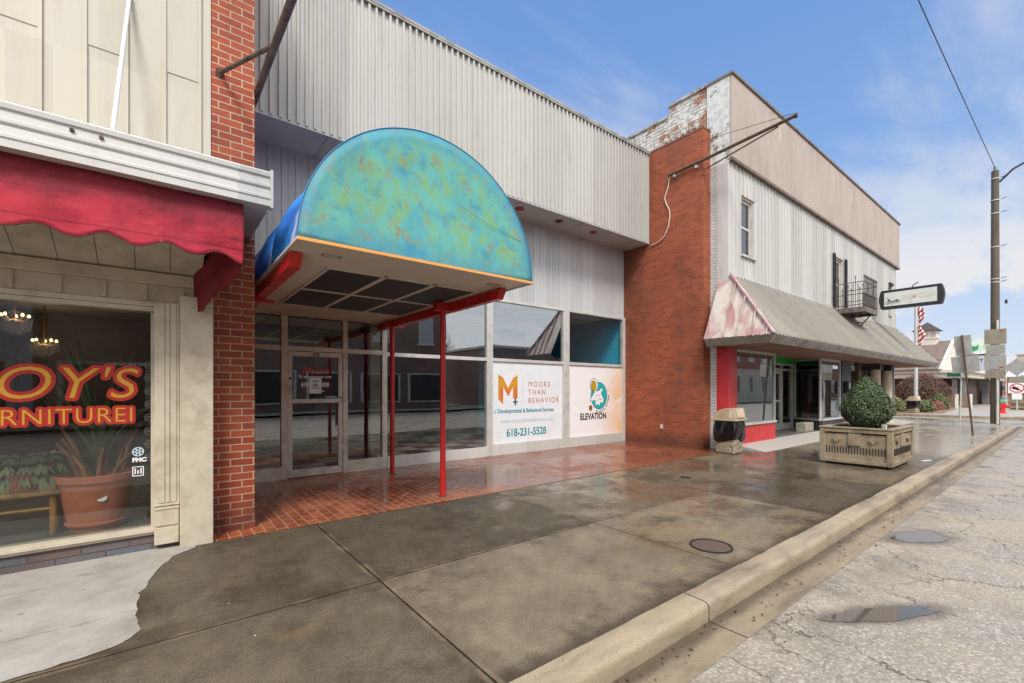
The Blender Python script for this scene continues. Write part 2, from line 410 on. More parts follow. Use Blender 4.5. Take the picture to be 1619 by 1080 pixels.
PUDDLES = [(6.35, 1.06, 0.34, 0.15, -0.35), (3.98, 0.86, 0.42, 0.085, -0.5), (8.6, 0.0, 0.4, 0.14, -0.2)]
def m_road():
    n = NT('exposed aggregate road', (160, 152, 140))
    P = n.pos(); s = n.sep(P)
    big = n.noise(0.7, 5, 0.6); st = n.vor(62, out='Color'); sd = n.vor(62)
    g = n.sep(st)[0]
    col = n.ramp(g, [(0.0, (134, 126, 115)), (0.35, (150, 142, 130)), (0.75, (160, 152, 140)), (1.0, (184, 177, 166))])
    col = n.mix(n.math('MULTIPLY', n.step(sd, 0.35, 0.75), 0.45), col, (122, 112, 99))
    col = n.mix(n.math('MULTIPLY', n.step(big, 0.42, 0.7), 0.45), col, (176, 158, 130))
    col = n.mix(n.math('MULTIPLY', n.step(n.noise(1.7, 6, 0.7), 0.54, 0.7), 0.35), col, (120, 110, 96))
    col = n.mix(n.math('MULTIPLY', n.step(s[0], 8.0, 16.0), 0.55), col, (158, 151, 141))
    wv = n.new('ShaderNodeVectorMath'); wv.operation = 'ADD'; n.put(wv.inputs[0], P)
    sc = n.new('ShaderNodeVectorMath'); sc.operation = 'SCALE'; n.put(sc.inputs[0], n.noise(1.8, 5, 0.65, out='Color')); sc.inputs['Scale'].default_value = 0.75
    n.put(wv.inputs[1], sc.outputs[0])
    e1 = n.vor(0.85, wv.outputs[0], 'DISTANCE_TO_EDGE'); e2 = n.vor(3.0, wv.outputs[0], 'DISTANCE_TO_EDGE')
    c1 = n.math('MULTIPLY', n.math('SUBTRACT', 1.0, n.step(e1, 0.002, 0.010)), n.step(n.noise(0.5, 2), 0.36, 0.5))
    edge = n.math('SUBTRACT', 1.0, n.step(s[1], 0.55, 1.2)); edge = n.math('SUBTRACT', 1.0, edge)
    c2 = n.math('MULTIPLY', n.math('SUBTRACT', 1.0, n.step(e2, 0.01, 0.05)), n.math('MULTIPLY', edge, n.step(n.noise(1.1, 3), 0.50, 0.62)))
    ck = n.math('MULTIPLY', n.math('MAXIMUM', c1, n.math('MULTIPLY', c2, 0.8)), 0.8)
    col = n.mix(ck, col, (54, 46, 38))
    # hollows that hold water stay damp and dark round the puddles
    damp = None
    for px_, py_, rx_, ry_, ro_ in PUDDLES:
        ax_ = n.math('SUBTRACT', s[0], px_); ay_ = n.math('SUBTRACT', s[1], py_); ca, sa = math.cos(ro_), math.sin(ro_)
        ux = n.math('MULTIPLY', n.math('ADD', n.math('MULTIPLY', ax_, ca), n.math('MULTIPLY', ay_, sa)), 1 / rx_)
        uy = n.math('MULTIPLY', n.math('SUBTRACT', n.math('MULTIPLY', ay_, ca), n.math('MULTIPLY', ax_, sa)), 1 / ry_)
        q = n.math('SQRT', n.math('ADD', n.math('MULTIPLY', ux, ux), n.math('MULTIPLY', uy, uy)))
        q = n.math('SUBTRACT', 1.0, n.step(n.math('ADD', q, n.math('MULTIPLY', n.math('SUBTRACT', n.noise(6, 5, 0.7), 0.5), 1.6)), 0.9, 2.0))
        damp = q if damp is None else n.math('MAXIMUM', damp, q)
    strip = n.math('MULTIPLY', n.math('MULTIPLY', n.step(s[1], 0.7, 1.25), n.step(n.noise(0.8, 5, 0.65), 0.48, 0.62)), 0.5)
    damp = n.math('MAXIMUM', n.math('MULTIPLY', damp, 0.75), strip)
    col = n.mix(damp, col, (88, 79, 67))
    track = n.math('MULTIPLY', n.step(n.noise(0.9, 4, 0.6, n.sc(n.pos(), (0.10, 2.2, 1))), 0.5, 0.66), 0.3)
    col = n.mix(track, col, (126, 118, 107))
    n.set('Base Color', col)
    n.set('Roughness', n.math('SUBTRACT', n.rng(big, 0.3, 0.7, 0.46, 0.64), n.math('MULTIPLY', damp, 0.26)))
    h = n.math('SUBTRACT', n.math('MULTIPLY', sd, -1.0), n.math('MULTIPLY', ck, 2.5))
    n.bump(h, 0.32, 0.006)
    return n.m
ROADM = m_road()

def m_kerb(name, c1, c2, gutter=False):
    n = NT(name, c1)
    s = n.sep(n.pos()); b = n.noise(2.4, 6, 0.65, n.sc(n.pos(), (0.5, 1.6, 1.6))); f = n.noise(70, 3, 0.6)
    col = n.ramp(b, [(0.3, c2), (0.5, c1), (0.72, tuple(min(255, int(x * 1.12)) for x in c1))])
    col = n.mix(n.math('MULTIPLY', n.step(f, 0.52, 0.8), 0.6), col, tuple(int(x * 0.55) for x in c2))
    if gutter:
        d = n.math('MULTIPLY', n.step(n.math('ADD', s[1], n.math('MULTIPLY', n.noise(3, 4), 0.16)), 1.5, 1.6), 0.75)
        col = n.mix(d, col, (74, 62, 48))
    fx = n.math('MULTIPLY', n.math('SUBTRACT', s[0], 2.92), 1 / 3.05)
    fr = n.math('MULTIPLY', n.math('ABSOLUTE', n.math('SUBTRACT', n.math('FRACT', n.math('ADD', fx, 0.5)), 0.5)), 3.05)
    jn = n.math('SUBTRACT', 1.0, n.step(n.math('ADD', fr, n.math('MULTIPLY', n.noise(30, 2), 0.006)), 0.006, 0.012))
    col = n.mix(jn, col, (34, 28, 22))
    n.set('Base Color', col); n.set('Roughness', n.rng(b, 0.3, 0.7, 0.35 if gutter else 0.5, 0.65))
    n.bump(n.math('SUBTRACT', f, n.math('MULTIPLY', jn, 4.0)), 0.3, 0.004)
    return n.m
KERBM = m_kerb('kerb concrete', (152, 136, 114), (108, 95, 79))
GUTTERM = m_kerb('gutter concrete', (138, 122, 100), (100, 87, 70), True)
PALE = dirty('dry pale concrete', (172, 167, 158), 0.75, amt=0.16, scale=3, dark=(140, 133, 122), bump=0.2)
LOTM = dirty('far damp concrete', (172, 164, 152), 0.4, amt=0.25, scale=1.2, dark=(140, 128, 112))

def st(o, k='structure'): o['kind'] = k; return o
# ground: one sheet to the horizon
st(MB().poly([(-200, -220, -0.32), (500, -220, -0.32), (500, 320, -0.32), (-200, 320, -0.32)]).build('ground', dirty('scrub ground', (120, 112, 92), 0.9, amt=0.3, scale=0.3)))
mb = MB()
NR = 60
def roady(x): return 1.345 + 0.012 * noise.noise((x * 1.7, 0, 0)) + 0.02 * noise.noise((x * 0.5, 3, 0))
xs = [-20 + 45 * i / 300 for i in range(301)]
mb.poly([(-60, -12.0, -0.13)] + [(-60, 1.345, -0.13)] + [(x, roady(x), -0.13) for x in xs] + [(25, 60, -0.13), (34, 60, -0.13), (34, 3.2, -0.13), (33.9, 2.2, -0.13), (33.2, 1.5, -0.13), (320, 1.5, -0.13), (320, -12.0, -0.13)])
st(mb.build('road', ROADM))
st(MB().poly([(-30, 1.30, -0.134), (28.2, 1.30, -0.134), (28.2, 1.62, -0.134), (-30, 1.62, -0.134)]).build('gutter', GUTTERM)).location.z = 0.008
# kerb: rounded profile swept with slight wear
prof = [(1.555, -0.16), (1.556, -0.04), (1.562, -0.018), (1.578, -0.004), (1.60, 0.002), (1.735, 0.004), (1.74, -0.002), (1.742, -0.16)]
kx = [-30 + i * 0.15 for i in range(int(57.3 / 0.15))]
def kf(u, v):
    i = u * (len(kx) - 1); x = kx[int(round(i))]; p = prof[int(round(v * (len(prof) - 1)))]
    e = 0.006 * noise.noise((x * 1.3, p[0] * 3, 2)) + 0.004 * noise.noise((x * 6, p[0] * 9, 7))
    drop = max(0.0, x - 26.3) ** 2 * 0.09
    bend = max(0.0, x - 25.0) ** 2 * 0.10
    return (x, p[0] + (e if p[1] > -0.1 else 0) + bend, p[1] + (e * 0.6 - drop if p[1] > -0.1 else 0))
st(MB().grid(len(kx) - 1, len(prof) - 1, kf).build('kerb', KERBM, smooth=True))
# pavement slab with a rounded street corner
cor = [(25.0, 1.742)] + [(25.0 + d, 1.742 + 0.10 * d * d) for d in (0.6, 1.2, 1.8, 2.4)] + [(28.6, 2.75), (29.4, 3.4), (29.9, 4.4), (30.0, 6.0)]
mb = MB(); mb.prism([(-30, 1.742)] + cor + [(30.0, 40), (26.4, 40), (26.4, 8), (-30, 8)], 'z', -0.3, 0.0)
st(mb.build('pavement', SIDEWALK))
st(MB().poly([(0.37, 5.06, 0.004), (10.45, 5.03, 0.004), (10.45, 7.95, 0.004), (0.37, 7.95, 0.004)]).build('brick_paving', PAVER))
# dry pale slab in front of the furniture shop, ragged damp edge
pts = [(0.25, 5.0), (0.2, 4.97), (0.09, 4.86), (0.03, 4.72), (-0.03, 4.55), (-0.08, 4.3), (-0.085, 4.2), (-0.13, 4.12), (-0.118, 4.08), (-0.13, 3.9), (-0.125, 3.75), (-0.115, 3.6), (-0.10, 3.5), (-0.14, 3.41), (-0.2, 3.35), (-0.33, 3.32), (-0.5, 3.3), (-0.7, 3.285), (-1.1, 3.28), (-6, 3.28), (-6, 5.3), (0.2, 5.3)]
edge = []
for (x0, y0), (x1, y1) in zip(pts, pts[1:]):
    m_ = 10 if y0 > 3.26 and x0 > -1 and y0 < 5.0 else 1
    for i in range(m_):
        q = i / m_; x = x0 + (x1 - x0) * q; y = y0 + (y1 - y0) * q
        if m_ > 1: x += 0.014 * noise.noise((x * 9, y * 9, 1)) + 0.008 * noise.noise((x * 38, y * 38, 5)); y += 0.010 * noise.noise((x * 16, y * 16, 8))
        edge.append((x, y, 0.004))
edge.append((*pts[-1], 0.004))
n = NT('dry pale concrete slab', (172, 167, 158), 0.75); P_ = n.pos(); s = n.sep(P_)
c = n.ramp(n.noise(2.4, 9, 0.7), [(0.3, (134, 128, 118)), (0.5, (158, 153, 144)), (0.7, (172, 167, 158))])
c = n.mix(n.math('MULTIPLY', n.step(n.noise(90, 3, 0.6), 0.52, 0.72), 0.35), c, (124, 118, 108))
dn = n.noise(1.5, 5, 0.6, n.sc(n.comb(n.math('ADD', s[0], 5.0), s[1]), (1.0, 5.5, 1))); c = n.mix(n.math('MULTIPLY', n.step(dn, 0.61, 0.67), 0.7), c, (112, 103, 90))
c = n.mix(n.math('MULTIPLY', n.step(n.vor(2.2), 0.05, 0.02), 0.6), c, (96, 90, 82))
n.set('Base Color', c); n.bump(n.noise(70, 4, 0.7), 0.4, 0.004)
st(MB().poly(edge).build('dry_concrete', n.m))
# pale raised pad along the cycle shop
st(MB().hexa([(10.9, 4.45, -0.05), (26, 4.45, -0.05), (26, 5.2, -0.05), (10.9, 5.2, -0.05), (10.9, 4.45, 0.006), (26, 4.45, 0.006), (26, 5.2, 0.10), (10.9, 5.2, 0.10)]).build('shop_apron', PALE))
# far side of the cross street
st(MB().prism([(34.0, 60), (34.0, 3.4), (34.3, 2.3), (35.2, 1.75), (37, 1.6), (200, 1.6), (200, 60)], 'z', -0.3, 0.0).build('far_pavement', LOTM))
st(MB().prism([(33.78, 60), (33.78, 3.3), (34.12, 2.1), (35.1, 1.52), (37, 1.38), (200, 1.38), (200, 1.59), (37, 1.59), (35.2, 1.74), (34.29, 2.29), (33.99, 3.4), (33.99, 60)], 'z', -0.3, 0.012).build('far_kerb', KERBM))
st(MB().poly([(-60, -30, -0.002), (320, -30, -0.002), (320, -12.0, -0.002), (-60, -12.0, -0.002)]).build('opposite_pavement', LOTM))
# puddles lying in the road hollows
WATER = NT('puddle water', (84, 78, 70), 0.02, 0.0, 0.9).m
def puddle(cx, cy, rx, ry, rot, seed):
    pts = []
    for i in range(90):
        t = 2 * math.pi * i / 90; q = 1 + 0.35 * noise.noise((math.cos(t) * 1.5 + seed, math.sin(t) * 1.5, seed)) + 0.16 * noise.noise((math.cos(t) * 5 + seed, math.sin(t) * 5, seed))
        x = rx * q * math.cos(t); y = ry * q * math.sin(t)
        pts.append((cx + x * math.cos(rot) - y * math.sin(rot), cy + x * math.sin(rot) + y * math.cos(rot), -0.126))
    return st(MB().poly(pts).build('puddle', WATER))
puddle(6.35, 1.06, 0.34, 0.15, -0.35, 3.1)
puddle(3.98, 0.86, 0.42, 0.085, -0.5, 8.4)
puddle(8.6, 0.0, 0.4, 0.14, -0.2, 5.2)

# cast iron covers in the pavement
t = thing('manhole_cover', 'small round rusty cast iron cover set in the pavement near the kerb', 'manhole cover', (3.98, 2.1, 0))
RUSTR = dirty('red rust iron', (92, 76, 64), 0.45, amt=0.7, scale=9, dark=(84, 78, 70), bump=0.4)
MB().lathe([(0.165, 0.001), (0.165, 0.007), (0.15, 0.008), (0.0, 0.008)], (3.98, 2.1, 0), 32).build('lid', RUSTR, t)
MB().lathe([(0.185, 0.0), (0.185, 0.012), (0.172, 0.012), (0.172, 0.0)], (3.98, 2.1, 0), 32, cap=False).build('ring', DARK, t, smooth=True)
t = tag(MB().lathe([(0.085, 0.0), (0.085, 0.006), (0.03, 0.009), (0.0, 0.009)], (6.75, 4.0, 0), 20).build('valve_cover', DARK), 'tiny dark valve cap in the damp pavement before the right brick pier', 'valve cover')

# ------------------------------------------------------------------ furniture shop (left)
A = thing('furniture_store', 'cream clad furniture shop with a deep white fascia and lettered display window', 'shop', (-3, 5.3, 0))
mb = MB(); mb.box(-8, 0.385, 5.34, 5.5, 2.2, 8.2)
for i in range(30):
    x = 0.296 - 0.272 * i
    mb.box(x - 0.014, x + 0.014, 5.322, 5.341, 2.9, 8.2)
    mb.box(x + 0.014, x + 0.02, 5.334, 5.341, 2.9, 8.2)
    if i % 2 == 0: mb.box(x - 0.258, x - 0.014, 5.333, 5.341, 4.45, 8.2)
    else: mb.box(x - 0.258, x - 0.014, 5.333, 5.341, 5.9, 8.2)
mb.box(0.33, 0.387, 5.326, 5.341, 2.9, 8.2)
mb.build('upper_cladding', CREAM, A, bevel=0.002)
pf = [(4.30, 3.02), (4.30, 3.075), (4.292, 3.08), (4.292, 3.10), (4.30, 3.108), (4.304, 3.16), (4.296, 3.168), (4.290, 3.178), (4.290, 3.20), (4.30, 3.207), (4.303, 3.262), (4.288, 3.268), (4.284, 3.30), (4.30, 3.315), (5.33, 3.36), (5.33, 3.02)]
mb = MB().prism(pf, 'x', -8, 0.735)
fas = mb.build('fascia', WHITEM, A)
MB().prism([(4.275, 3.0), (4.275, 3.325), (4.36, 3.33), (4.36, 3.0)], 'x', 0.7352, 0.757).build('end_cap', WHITEM, fas, bevel=0.002)
for x, z in ((-0.485, 3.235), (-0.335, 3.235)):
    MB().cyl((x, 4.303, z), (x, 4.285, z), 0.014, 0.012, 12).build('bolt', RUST, fas, smooth=True)
MB().cyl((-0.305, 4.62, 3.33), (-0.225, 5.32, 5.02), 0.016, n=10).build('stay_rod', plain('white rod', (225, 225, 222), 0.4), fas, smooth=True)
# sloping boarded soffit
mb = MB(); nb = 34
for i in range(nb):
    x1 = 0.30 - i * 0.24; x0 = x1 - 0.236
    mb.hexa([(x0, 4.44, 2.80), (x1, 4.44, 2.80), (x1, 5.16, 2.485), (x0, 5.16, 2.485), (x0, 4.44, 2.83), (x1, 4.44, 2.83), (x1, 5.16, 2.515), (x0, 5.16, 2.515)])
mb.build('soffit', dirty('soffit cream', (186, 176, 158), 0.6, amt=0.3, scale=4, dark=(130, 116, 96)), A, bevel=0.002)
MB().box(-8, 0.30, 5.10, 5.33, 2.39, 2.49).build('beam', CREAM2, A, bevel=0.004)
mb = MB().box(-8, 0.385, 5.17, 5.34, 2.235, 2.388)
for i in range(30):
    x = 0.16 - 0.272 * i; mb.box(x - 0.013, x + 0.013, 5.155, 5.171, 2.24, 2.386)
mb.build('header_panel', CREAM2, A)
mb = MB().box(-8, 0.135, 5.14, 5.33, 2.19, 2.233).box(-8, 0.135, 5.155, 5.33, 2.15, 2.188)
win = mb.box(-0.075, -0.05, 5.2, 5.3, 0.2, 2.149).box(-3.2, -3.1, 5.2, 5.3, 0.2, 2.149).box(-8, -0.05, 5.16, 5.33, 0.14, 0.199).box(-8, -0.05, 5.14, 5.3, 0.165, 0.2).build('window_frame', CREAM2, A, bevel=0.003)
MB().box(-3.1, -0.074, 5.245, 5.251, 0.199, 2.152).build('window_pane', GLASS_T, A)
mb = MB().box(-0.05, 0.132, 5.12, 5.33, 0.05, 2.234)
mb.box(-0.045, 0.125, 5.105, 5.121, 0.05, 0.20).box(-0.045, 0.125, 5.108, 5.121, 0.215, 0.36).box(-0.05, 0.13, 5.102, 5.121, 0.36, 0.385).box(-0.05, 0.13, 5.104, 5.121, 0.395, 0.41)
mb.box(-0.02, 0.025, 5.112, 5.121, 0.42, 2.23).box(0.03, 0.06, 5.110, 5.121, 0.42, 2.23).box(0.066, 0.11, 5.113, 5.121, 0.42, 2.23)
mb.build('pilaster', CREAM2, A, bevel=0.003)
MB().box(0.1335, 0.386, 5.06, 5.32, -0.01, 2.30).build('corner_post', CREAM2, A, bevel=0.005)
MB().box(-8, 0.133, 5.18, 5.34, -0.05, 0.139).build('stone_base', BRICK_D, A)
mb = MB().box(-8, 0.3, 9.8, 9.9, 0, 3).box(0.30, 0.38, 5.5, 9.9, 0, 3).box(-8.1, -8, 5.35, 9.9, 0, 8)
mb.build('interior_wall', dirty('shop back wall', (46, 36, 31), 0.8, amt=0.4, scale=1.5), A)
MB().box(-8, 0.3, 5.33, 9.8, 0.02, 0.17).build('display_floor', dirty('display floor', (98, 98, 98), 0.7, amt=0.3), A)
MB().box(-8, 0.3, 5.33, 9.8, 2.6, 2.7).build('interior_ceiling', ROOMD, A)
MB().box(-8, 0.385, 5.5, 14, 7.9, 8.0).build('roof', DARK, A)
# painted window lettering (yellow on red)
LR = dirty('red window paint', (176, 38, 30), 0.5, amt=0.08); LY = dirty('yellow window paint', (208, 152, 42), 0.5, amt=0.08)
for rr, m, y in ((0.025, LR, 5.2436), (0.0, LY, 5.2412)):
    o1 = text("ROY'S", 0.385, (-0.19, y, 1.37), m, A, 'lettering', off=-0.004 if not rr else -0.001, align='RIGHT', shear=0.22, sx=1.06, spacing=1.04)
    o2 = text("FURNITUREI", 0.183, (-0.19, y, 1.16), m, A, 'lettering', off=-0.0015 if not rr else 0.001, align='RIGHT', sx=0.96, spacing=1.1)
    if rr: outline(o1, rr); outline(o2, rr * 0.8)
for z, s in ((0.885, 0.042),):
    mb = MB().lathe([(s, 0), (s, 0.001), (s * 0.8, 0.001), (s * 0.8, 0.0)], (0, 0, 0), 24, cap=False)
    for k in range(6):
        a = k * math.pi / 3; mb.bar((0, 0, 0.0005), (s * 0.8 * math.cos(a), s * 0.8 * math.sin(a), 0.0005), 0.012, 0.001, (0, 0, 1))
    mb.xf(Matrix.Translation((-0.165, 5.243, z)) @ Matrix.Rotation(R(90), 4, 'X')).build('sticker', plain('sticker blue white', (190, 206, 216), 0.5), A)
text("FMC", 0.05, (-0.205, 5.243, 0.795), WHITEV, A, 'sticker', off=0.003)
mb = MB()
for x0, x1, z0, z1 in ((-0.205, -0.125, 0.745, 0.752), (-0.205, -0.125, 0.665, 0.672), (-0.205, -0.198, 0.672, 0.745), (-0.132, -0.125, 0.672, 0.745), (-0.19, -0.18, 0.685, 0.735), (-0.17, -0.16, 0.685, 0.72), (-0.15, -0.14, 0.685, 0.735)):
    mb.box(x0, x1, 5.2425, 5.2435, z0, z1)
mb.build('sticker', WHITEV, A)
text("WILZBACH PC", 0.036, (-0.11, 5.2525, 1.655), plain('reflected grey', (190, 186, 180), 0.5), A, 'lettering', ux=(-1, 0, 0), sx=1.0)  # mirrored lettering: a reflection in the glass, drawn as letters on the pane
REFLECTED = plain('faint reflected grey', (140, 134, 126), 0.5)
for k in range(8):  # circles of the same reflection, drawn on the pane
    z = 1.67 - k * 0.12
    mb = MB().lathe([(0.032, 0), (0.032, 0.0008), (0.0295, 0.0008), (0.0295, 0)], (0, 0, 0), 20, cap=False).bar((-0.02, 0.008, 0.0004), (0.02, 0.012, 0.0004), 0.003, 0.0008).bar((-0.022, -0.008, 0.0004), (0.018, -0.004, 0.0004), 0.003, 0.0008)
    mb.v = [(-0.088 + p[0], 5.2425 + p[2], z + p[1]) for p in mb.v]
    mb.build('reflected_circles', REFLECTED, A)

# awning cloth under the fascia
def m_cloth():
    n = NT('faded red canvas', (176, 40, 58), 0.85)
    s = n.sep(n.pos()); f = n.noise(3, 6, 0.65); g = n.noise(300, 1)
    col = n.mix(n.step(f, 0.35, 0.7), (184, 44, 62), (150, 34, 50))
    top_tone = n.math('MULTIPLY', n.step(n.math('ADD', s[2], n.math('MULTIPLY', f, 0.25)), 2.86, 3.02), 0.7)  # canvas darker towards the top edge
    col = n.mix(top_tone, col, (92, 22, 34))
    sm = n.math('MULTIPLY', n.step(n.noise(5, 6, 0.7, n.sc(n.pos(), (0.6, 1, 2.5))), 0.56, 0.68), n.math('MULTIPLY', n.step(s[0], -0.1, 0.25), 0.75))
    col = n.mix(sm, col, (70, 40, 44))
    wv = n.math('ADD', n.math('SINE', n.math('MULTIPLY', s[0], 900.0)), n.math('SINE', n.math('MULTIPLY', s[2], 900.0)))
    wr = n.noise(3.2, 3, 0.5, n.sc(n.pos(), (0.7, 1, 1.3)), dist=0.5)
    fade = n.noise(14, 5, 0.7); col = n.mix(n.math('MULTIPLY', n.step(fade, 0.5, 0.75), 0.15), col, (200, 84, 96))
    seam = n.math('MULTIPLY', n.math('SUBTRACT', 1.0, n.step(n.math('ABSOLUTE', n.math('ADD', n.math('SUBTRACT', s[2], 2.64), n.math('MULTIPLY', wr, 0.03))), 0.003, 0.008)), 0.5)
    col = n.mix(seam, col, (86, 18, 30))
    n.set('Base Color', col); n.bump(n.math('ADD', n.math('MULTIPLY', wr, 1.0), n.math('MULTIPLY', wv, 0.01)), 0.6, 0.05)
    return n.m
CLOTH = m_cloth()
W = thing('awning', 'faded red canvas awning valance with a scalloped frayed hem under the white fascia', 'awning', (-2, 4.4, 2.5))
def hem(x):
    z = 2.555 - 0.028 * math.cos((x + 0.487) / 0.343 * 2 * math.pi) + 0.006 * noise.noise((x * 4, 0, 0))
    if x > 0.2: z += 0.012 * noise.noise((x * 60, 1, 0)) - 0.14 * max(0, x - 0.43)
    return z
def val(u, v):
    x = -8 + 8.55 * u; z1 = 3.03; z0 = hem(x); z = z1 + (z0 - z1) * v
    y = 4.40 - 0.03 * v + 0.03 * noise.noise((x * 1.6, z * 3, 0)) + 0.02 * math.sin(x * 5.5 + z * 7) * v + 0.012 * noise.noise((x * 6, z * 9, 4)) * v
    return (x, y, z)
MB().grid(520, 14, val).build('valance', CLOTH, W, smooth='all', solid=0.004)
MB().tube([(-8 + 8.55 * i / 400, 4.365 + 0.03 * noise.noise(((-8 + 8.55 * i / 400) * 1.6, hem(-8 + 8.55 * i / 400) * 3, 0)) + 0.02 * math.sin((-8 + 8.55 * i / 400) * 5.5 + hem(-8 + 8.55 * i / 400) * 7), hem(-8 + 8.55 * i / 400)) for i in range(401)], 0.005, 6).build('hem', plain('dark hem', (104, 20, 32), 0.8), W, smooth='all')
for sx0 in (0.0, -1.37, -2.74): MB().grid(2, 14, lambda u, v: (sx0 - 0.012 + 0.024 * u, val((sx0 + 8) / 8.55, v)[1] - 0.004 - 0.003 * math.sin(v * 60), 3.03 + (hem(sx0) + 0.004 - 3.03) * v)).build('seam', CLOTH, W, smooth='all')
def flap(u, v):
    p0 = Vector((0.548, 4.395, 0)); p1 = Vector((0.235, 5.10, 0)); p = p0.lerp(p1, u)
    zt = 3.0 - 0.46 * u; zb = 2.52 - 0.37 * u - 0.05 * math.sin(u * math.pi) + 0.06 * noise.noise((u * 18, 3, 0)) + 0.035 * noise.noise((u * 70, 9, 0))
    return (p.x + 0.02 * math.sin(u * 9) * v, p.y, zt + (zb - zt) * v)
MB().grid(110, 8, flap).build('side_flap', dirty('dark red canvas', (120, 22, 36), 0.9, amt=0.3, scale=6), W, smooth='all', solid=0.004)

# inside the display window
TERRA = dirty('terracotta', (206, 124, 92), 0.7, amt=0.2, scale=4)
LEAFM = dirty('house plant leaf', (112, 128, 84), 0.6, amt=0.3, scale=8)
STEMM = dirty('dry cane', (184, 136, 96), 0.8, amt=0.3, scale=8)
pt = thing('potted_plant', 'tall bare stemmed plant in a large terracotta pot behind the shop window', 'potted plant', (-0.47, 5.66, 0.17), world=True)
MB().lathe([(0.0, 0), (0.185, 0), (0.19, 0.04), (0.215, 0.05), (0.222, 0.07), (0.205, 0.075), (0.265, 0.44), (0.285, 0.445), (0.29, 0.50), (0.27, 0.505), (0.255, 0.47), (0.0, 0.46)], (-0.47, 5.66, 0.17), 40).build('pot', TERRA, pt, smooth=True)
mb = MB()
for k in range(11):
    a = random.uniform(0, 6.3); r = random.uniform(0.02, 0.17); h = random.uniform(0.2, 0.5); x, y = -0.47 + r * math.cos(a), 5.66 + r * math.sin(a)
    mb.tube([(x, y, 0.62), (x + math.cos(a) * 0.06, y + math.sin(a) * 0.06, 0.62 + h * 0.6), (x + math.cos(a) * 0.15, y + math.sin(a) * 0.1, 0.62 + h)], [0.02, 0.016, 0.011], 7)
mb.build('stem', STEMM, pt, smooth=True)
mb = MB()
for k in range(46):
    a = random.uniform(0, 6.3); L = random.uniform(0.6, 1.5); w = random.uniform(0.012, 0.03); lean = random.uniform(0.15, 0.75)
    pr = None; b = Vector((-0.47, 5.7, 0.64)); P = []
    for i in range(7):
        t = i / 6; P.append(b + Vector((math.cos(a) * lean * L * t ** 1.6, math.sin(a) * 0.35 * lean * L * t ** 1.6, L * (t - 0.35 * lean * t * t))))
    sd = Vector((-math.sin(a), math.cos(a), 0)); vs = []
    for i, p in enumerate(P): q = w * (1 - (i / 6) ** 2) + 0.002; vs += [p - sd * q, p + sd * q]
    vs = [(min(v[0], 0.2), max(v[1], 5.3), min(v[2], 2.5)) for v in vs]
    mb.add(vs, [(2 * i, 2 * i + 1, 2 * i + 3, 2 * i + 2) for i in range(6)])
mb.build('foliage', LEAFM, pt, smooth=True)
MB().cyl((-0.42, 5.44, 0.47), (-0.42, 5.425, 0.475), 0.036, n=16).build('label', WHITEV, pt)
bt = thing('wooden_stool', 'low wooden bamboo stool beside the terracotta pot in the shop window', 'stool', (-1.0, 5.75, 0.17))
WOODM = dirty('pale bamboo', (176, 132, 74), 0.55, amt=0.3, scale=6)
MB().box(-1.35, -0.70, 5.55, 5.95, 0.52, 0.56).build('seat', WOODM, bt, bevel=0.01)
for x in (-1.3, -0.75):
    for y in (5.6, 5.9): MB().cyl((x, y, 0.17), (x, y, 0.62), 0.026, 0.024, 12).build('leg', WOODM, bt, smooth=True)
MB().cyl((-1.3, 5.6, 0.4), (-0.75, 5.6, 0.4), 0.016).build('stretcher', WOODM, bt, smooth=True)
fern = thing('fern', 'drooping green fern standing on the wooden stool in the shop window', 'plant', (-0.95, 5.75, 0.56))
mb = MB()
for k in range(60):
    a = random.uniform(0, 6.3); L = random.uniform(0.35, 0.62); sd = Vector((-math.sin(a), math.cos(a), 0)); b = Vector((-0.95, 5.75, 0.72)); P = []
    for i in range(8):
        t = i / 7; P.append(b + Vector((math.cos(a) * L * t, math.sin(a) * L * 0.55 * t, 0.42 * L * math.sin(t * 2.6) - 0.5 * L * t * t)))
    for i in range(7):
        d = (P[i + 1] - P[i]); q = 0.07 * (1 - i / 8)
        for s_ in (-1, 1):
            mb.add([P[i], P[i] + d * 0.5, P[i] + d * 0.9 + sd * s_ * q, P[i] + d * 0.4 + sd * s_ * q], [(0, 1, 2, 3)])
mb.build('foliage', LEAFM, fern)
MB().lathe([(0, 0), (0.09, 0), (0.12, 0.15), (0.0, 0.14)], (-0.95, 5.75, 0.56), 20).build('pot', TERRA, fern, smooth=True)
BULB = emit('lit bulb', (255, 206, 120), 7)
BRASS = plain('brass', (96, 66, 28), 0.45, 0.6)
for i, (cx, cy, cz, lab) in enumerate(((-1.265, 8.8, 2.10, 'small brass chandelier with lit bulbs, hanging nearer to the lettered window edge'), (-1.40, 8.0, 2.33, 'brass chandelier with lit bulbs hanging highest, deep inside the furniture shop'))):
    ch = thing('chandelier', lab, 'chandelier', (cx, cy, cz), 'brass chandeliers in the furniture shop')
    MB().tube([(cx, cy, 2.6), (cx, cy, cz - 0.02)], 0.008, 6).build('rod', BRASS, ch)
    for k in range(5):
        a = k * 1.257 + 0.4; ex, ey = cx + 0.12 * math.cos(a), cy + 0.12 * math.sin(a)
        arm = MB().tube([(cx, cy, cz - 0.02), (cx + 0.07 * math.cos(a), cy + 0.07 * math.sin(a), cz - 0.05), (ex, ey, cz)], 0.007, 6).build('arm', BRASS, ch)
        MB().lathe([(0, 0), (0.011, 0.004), (0.015, 0.016), (0.008, 0.03), (0, 0.038)], (ex, ey, cz), 10).build('bulb', BULB, arm, smooth=True)
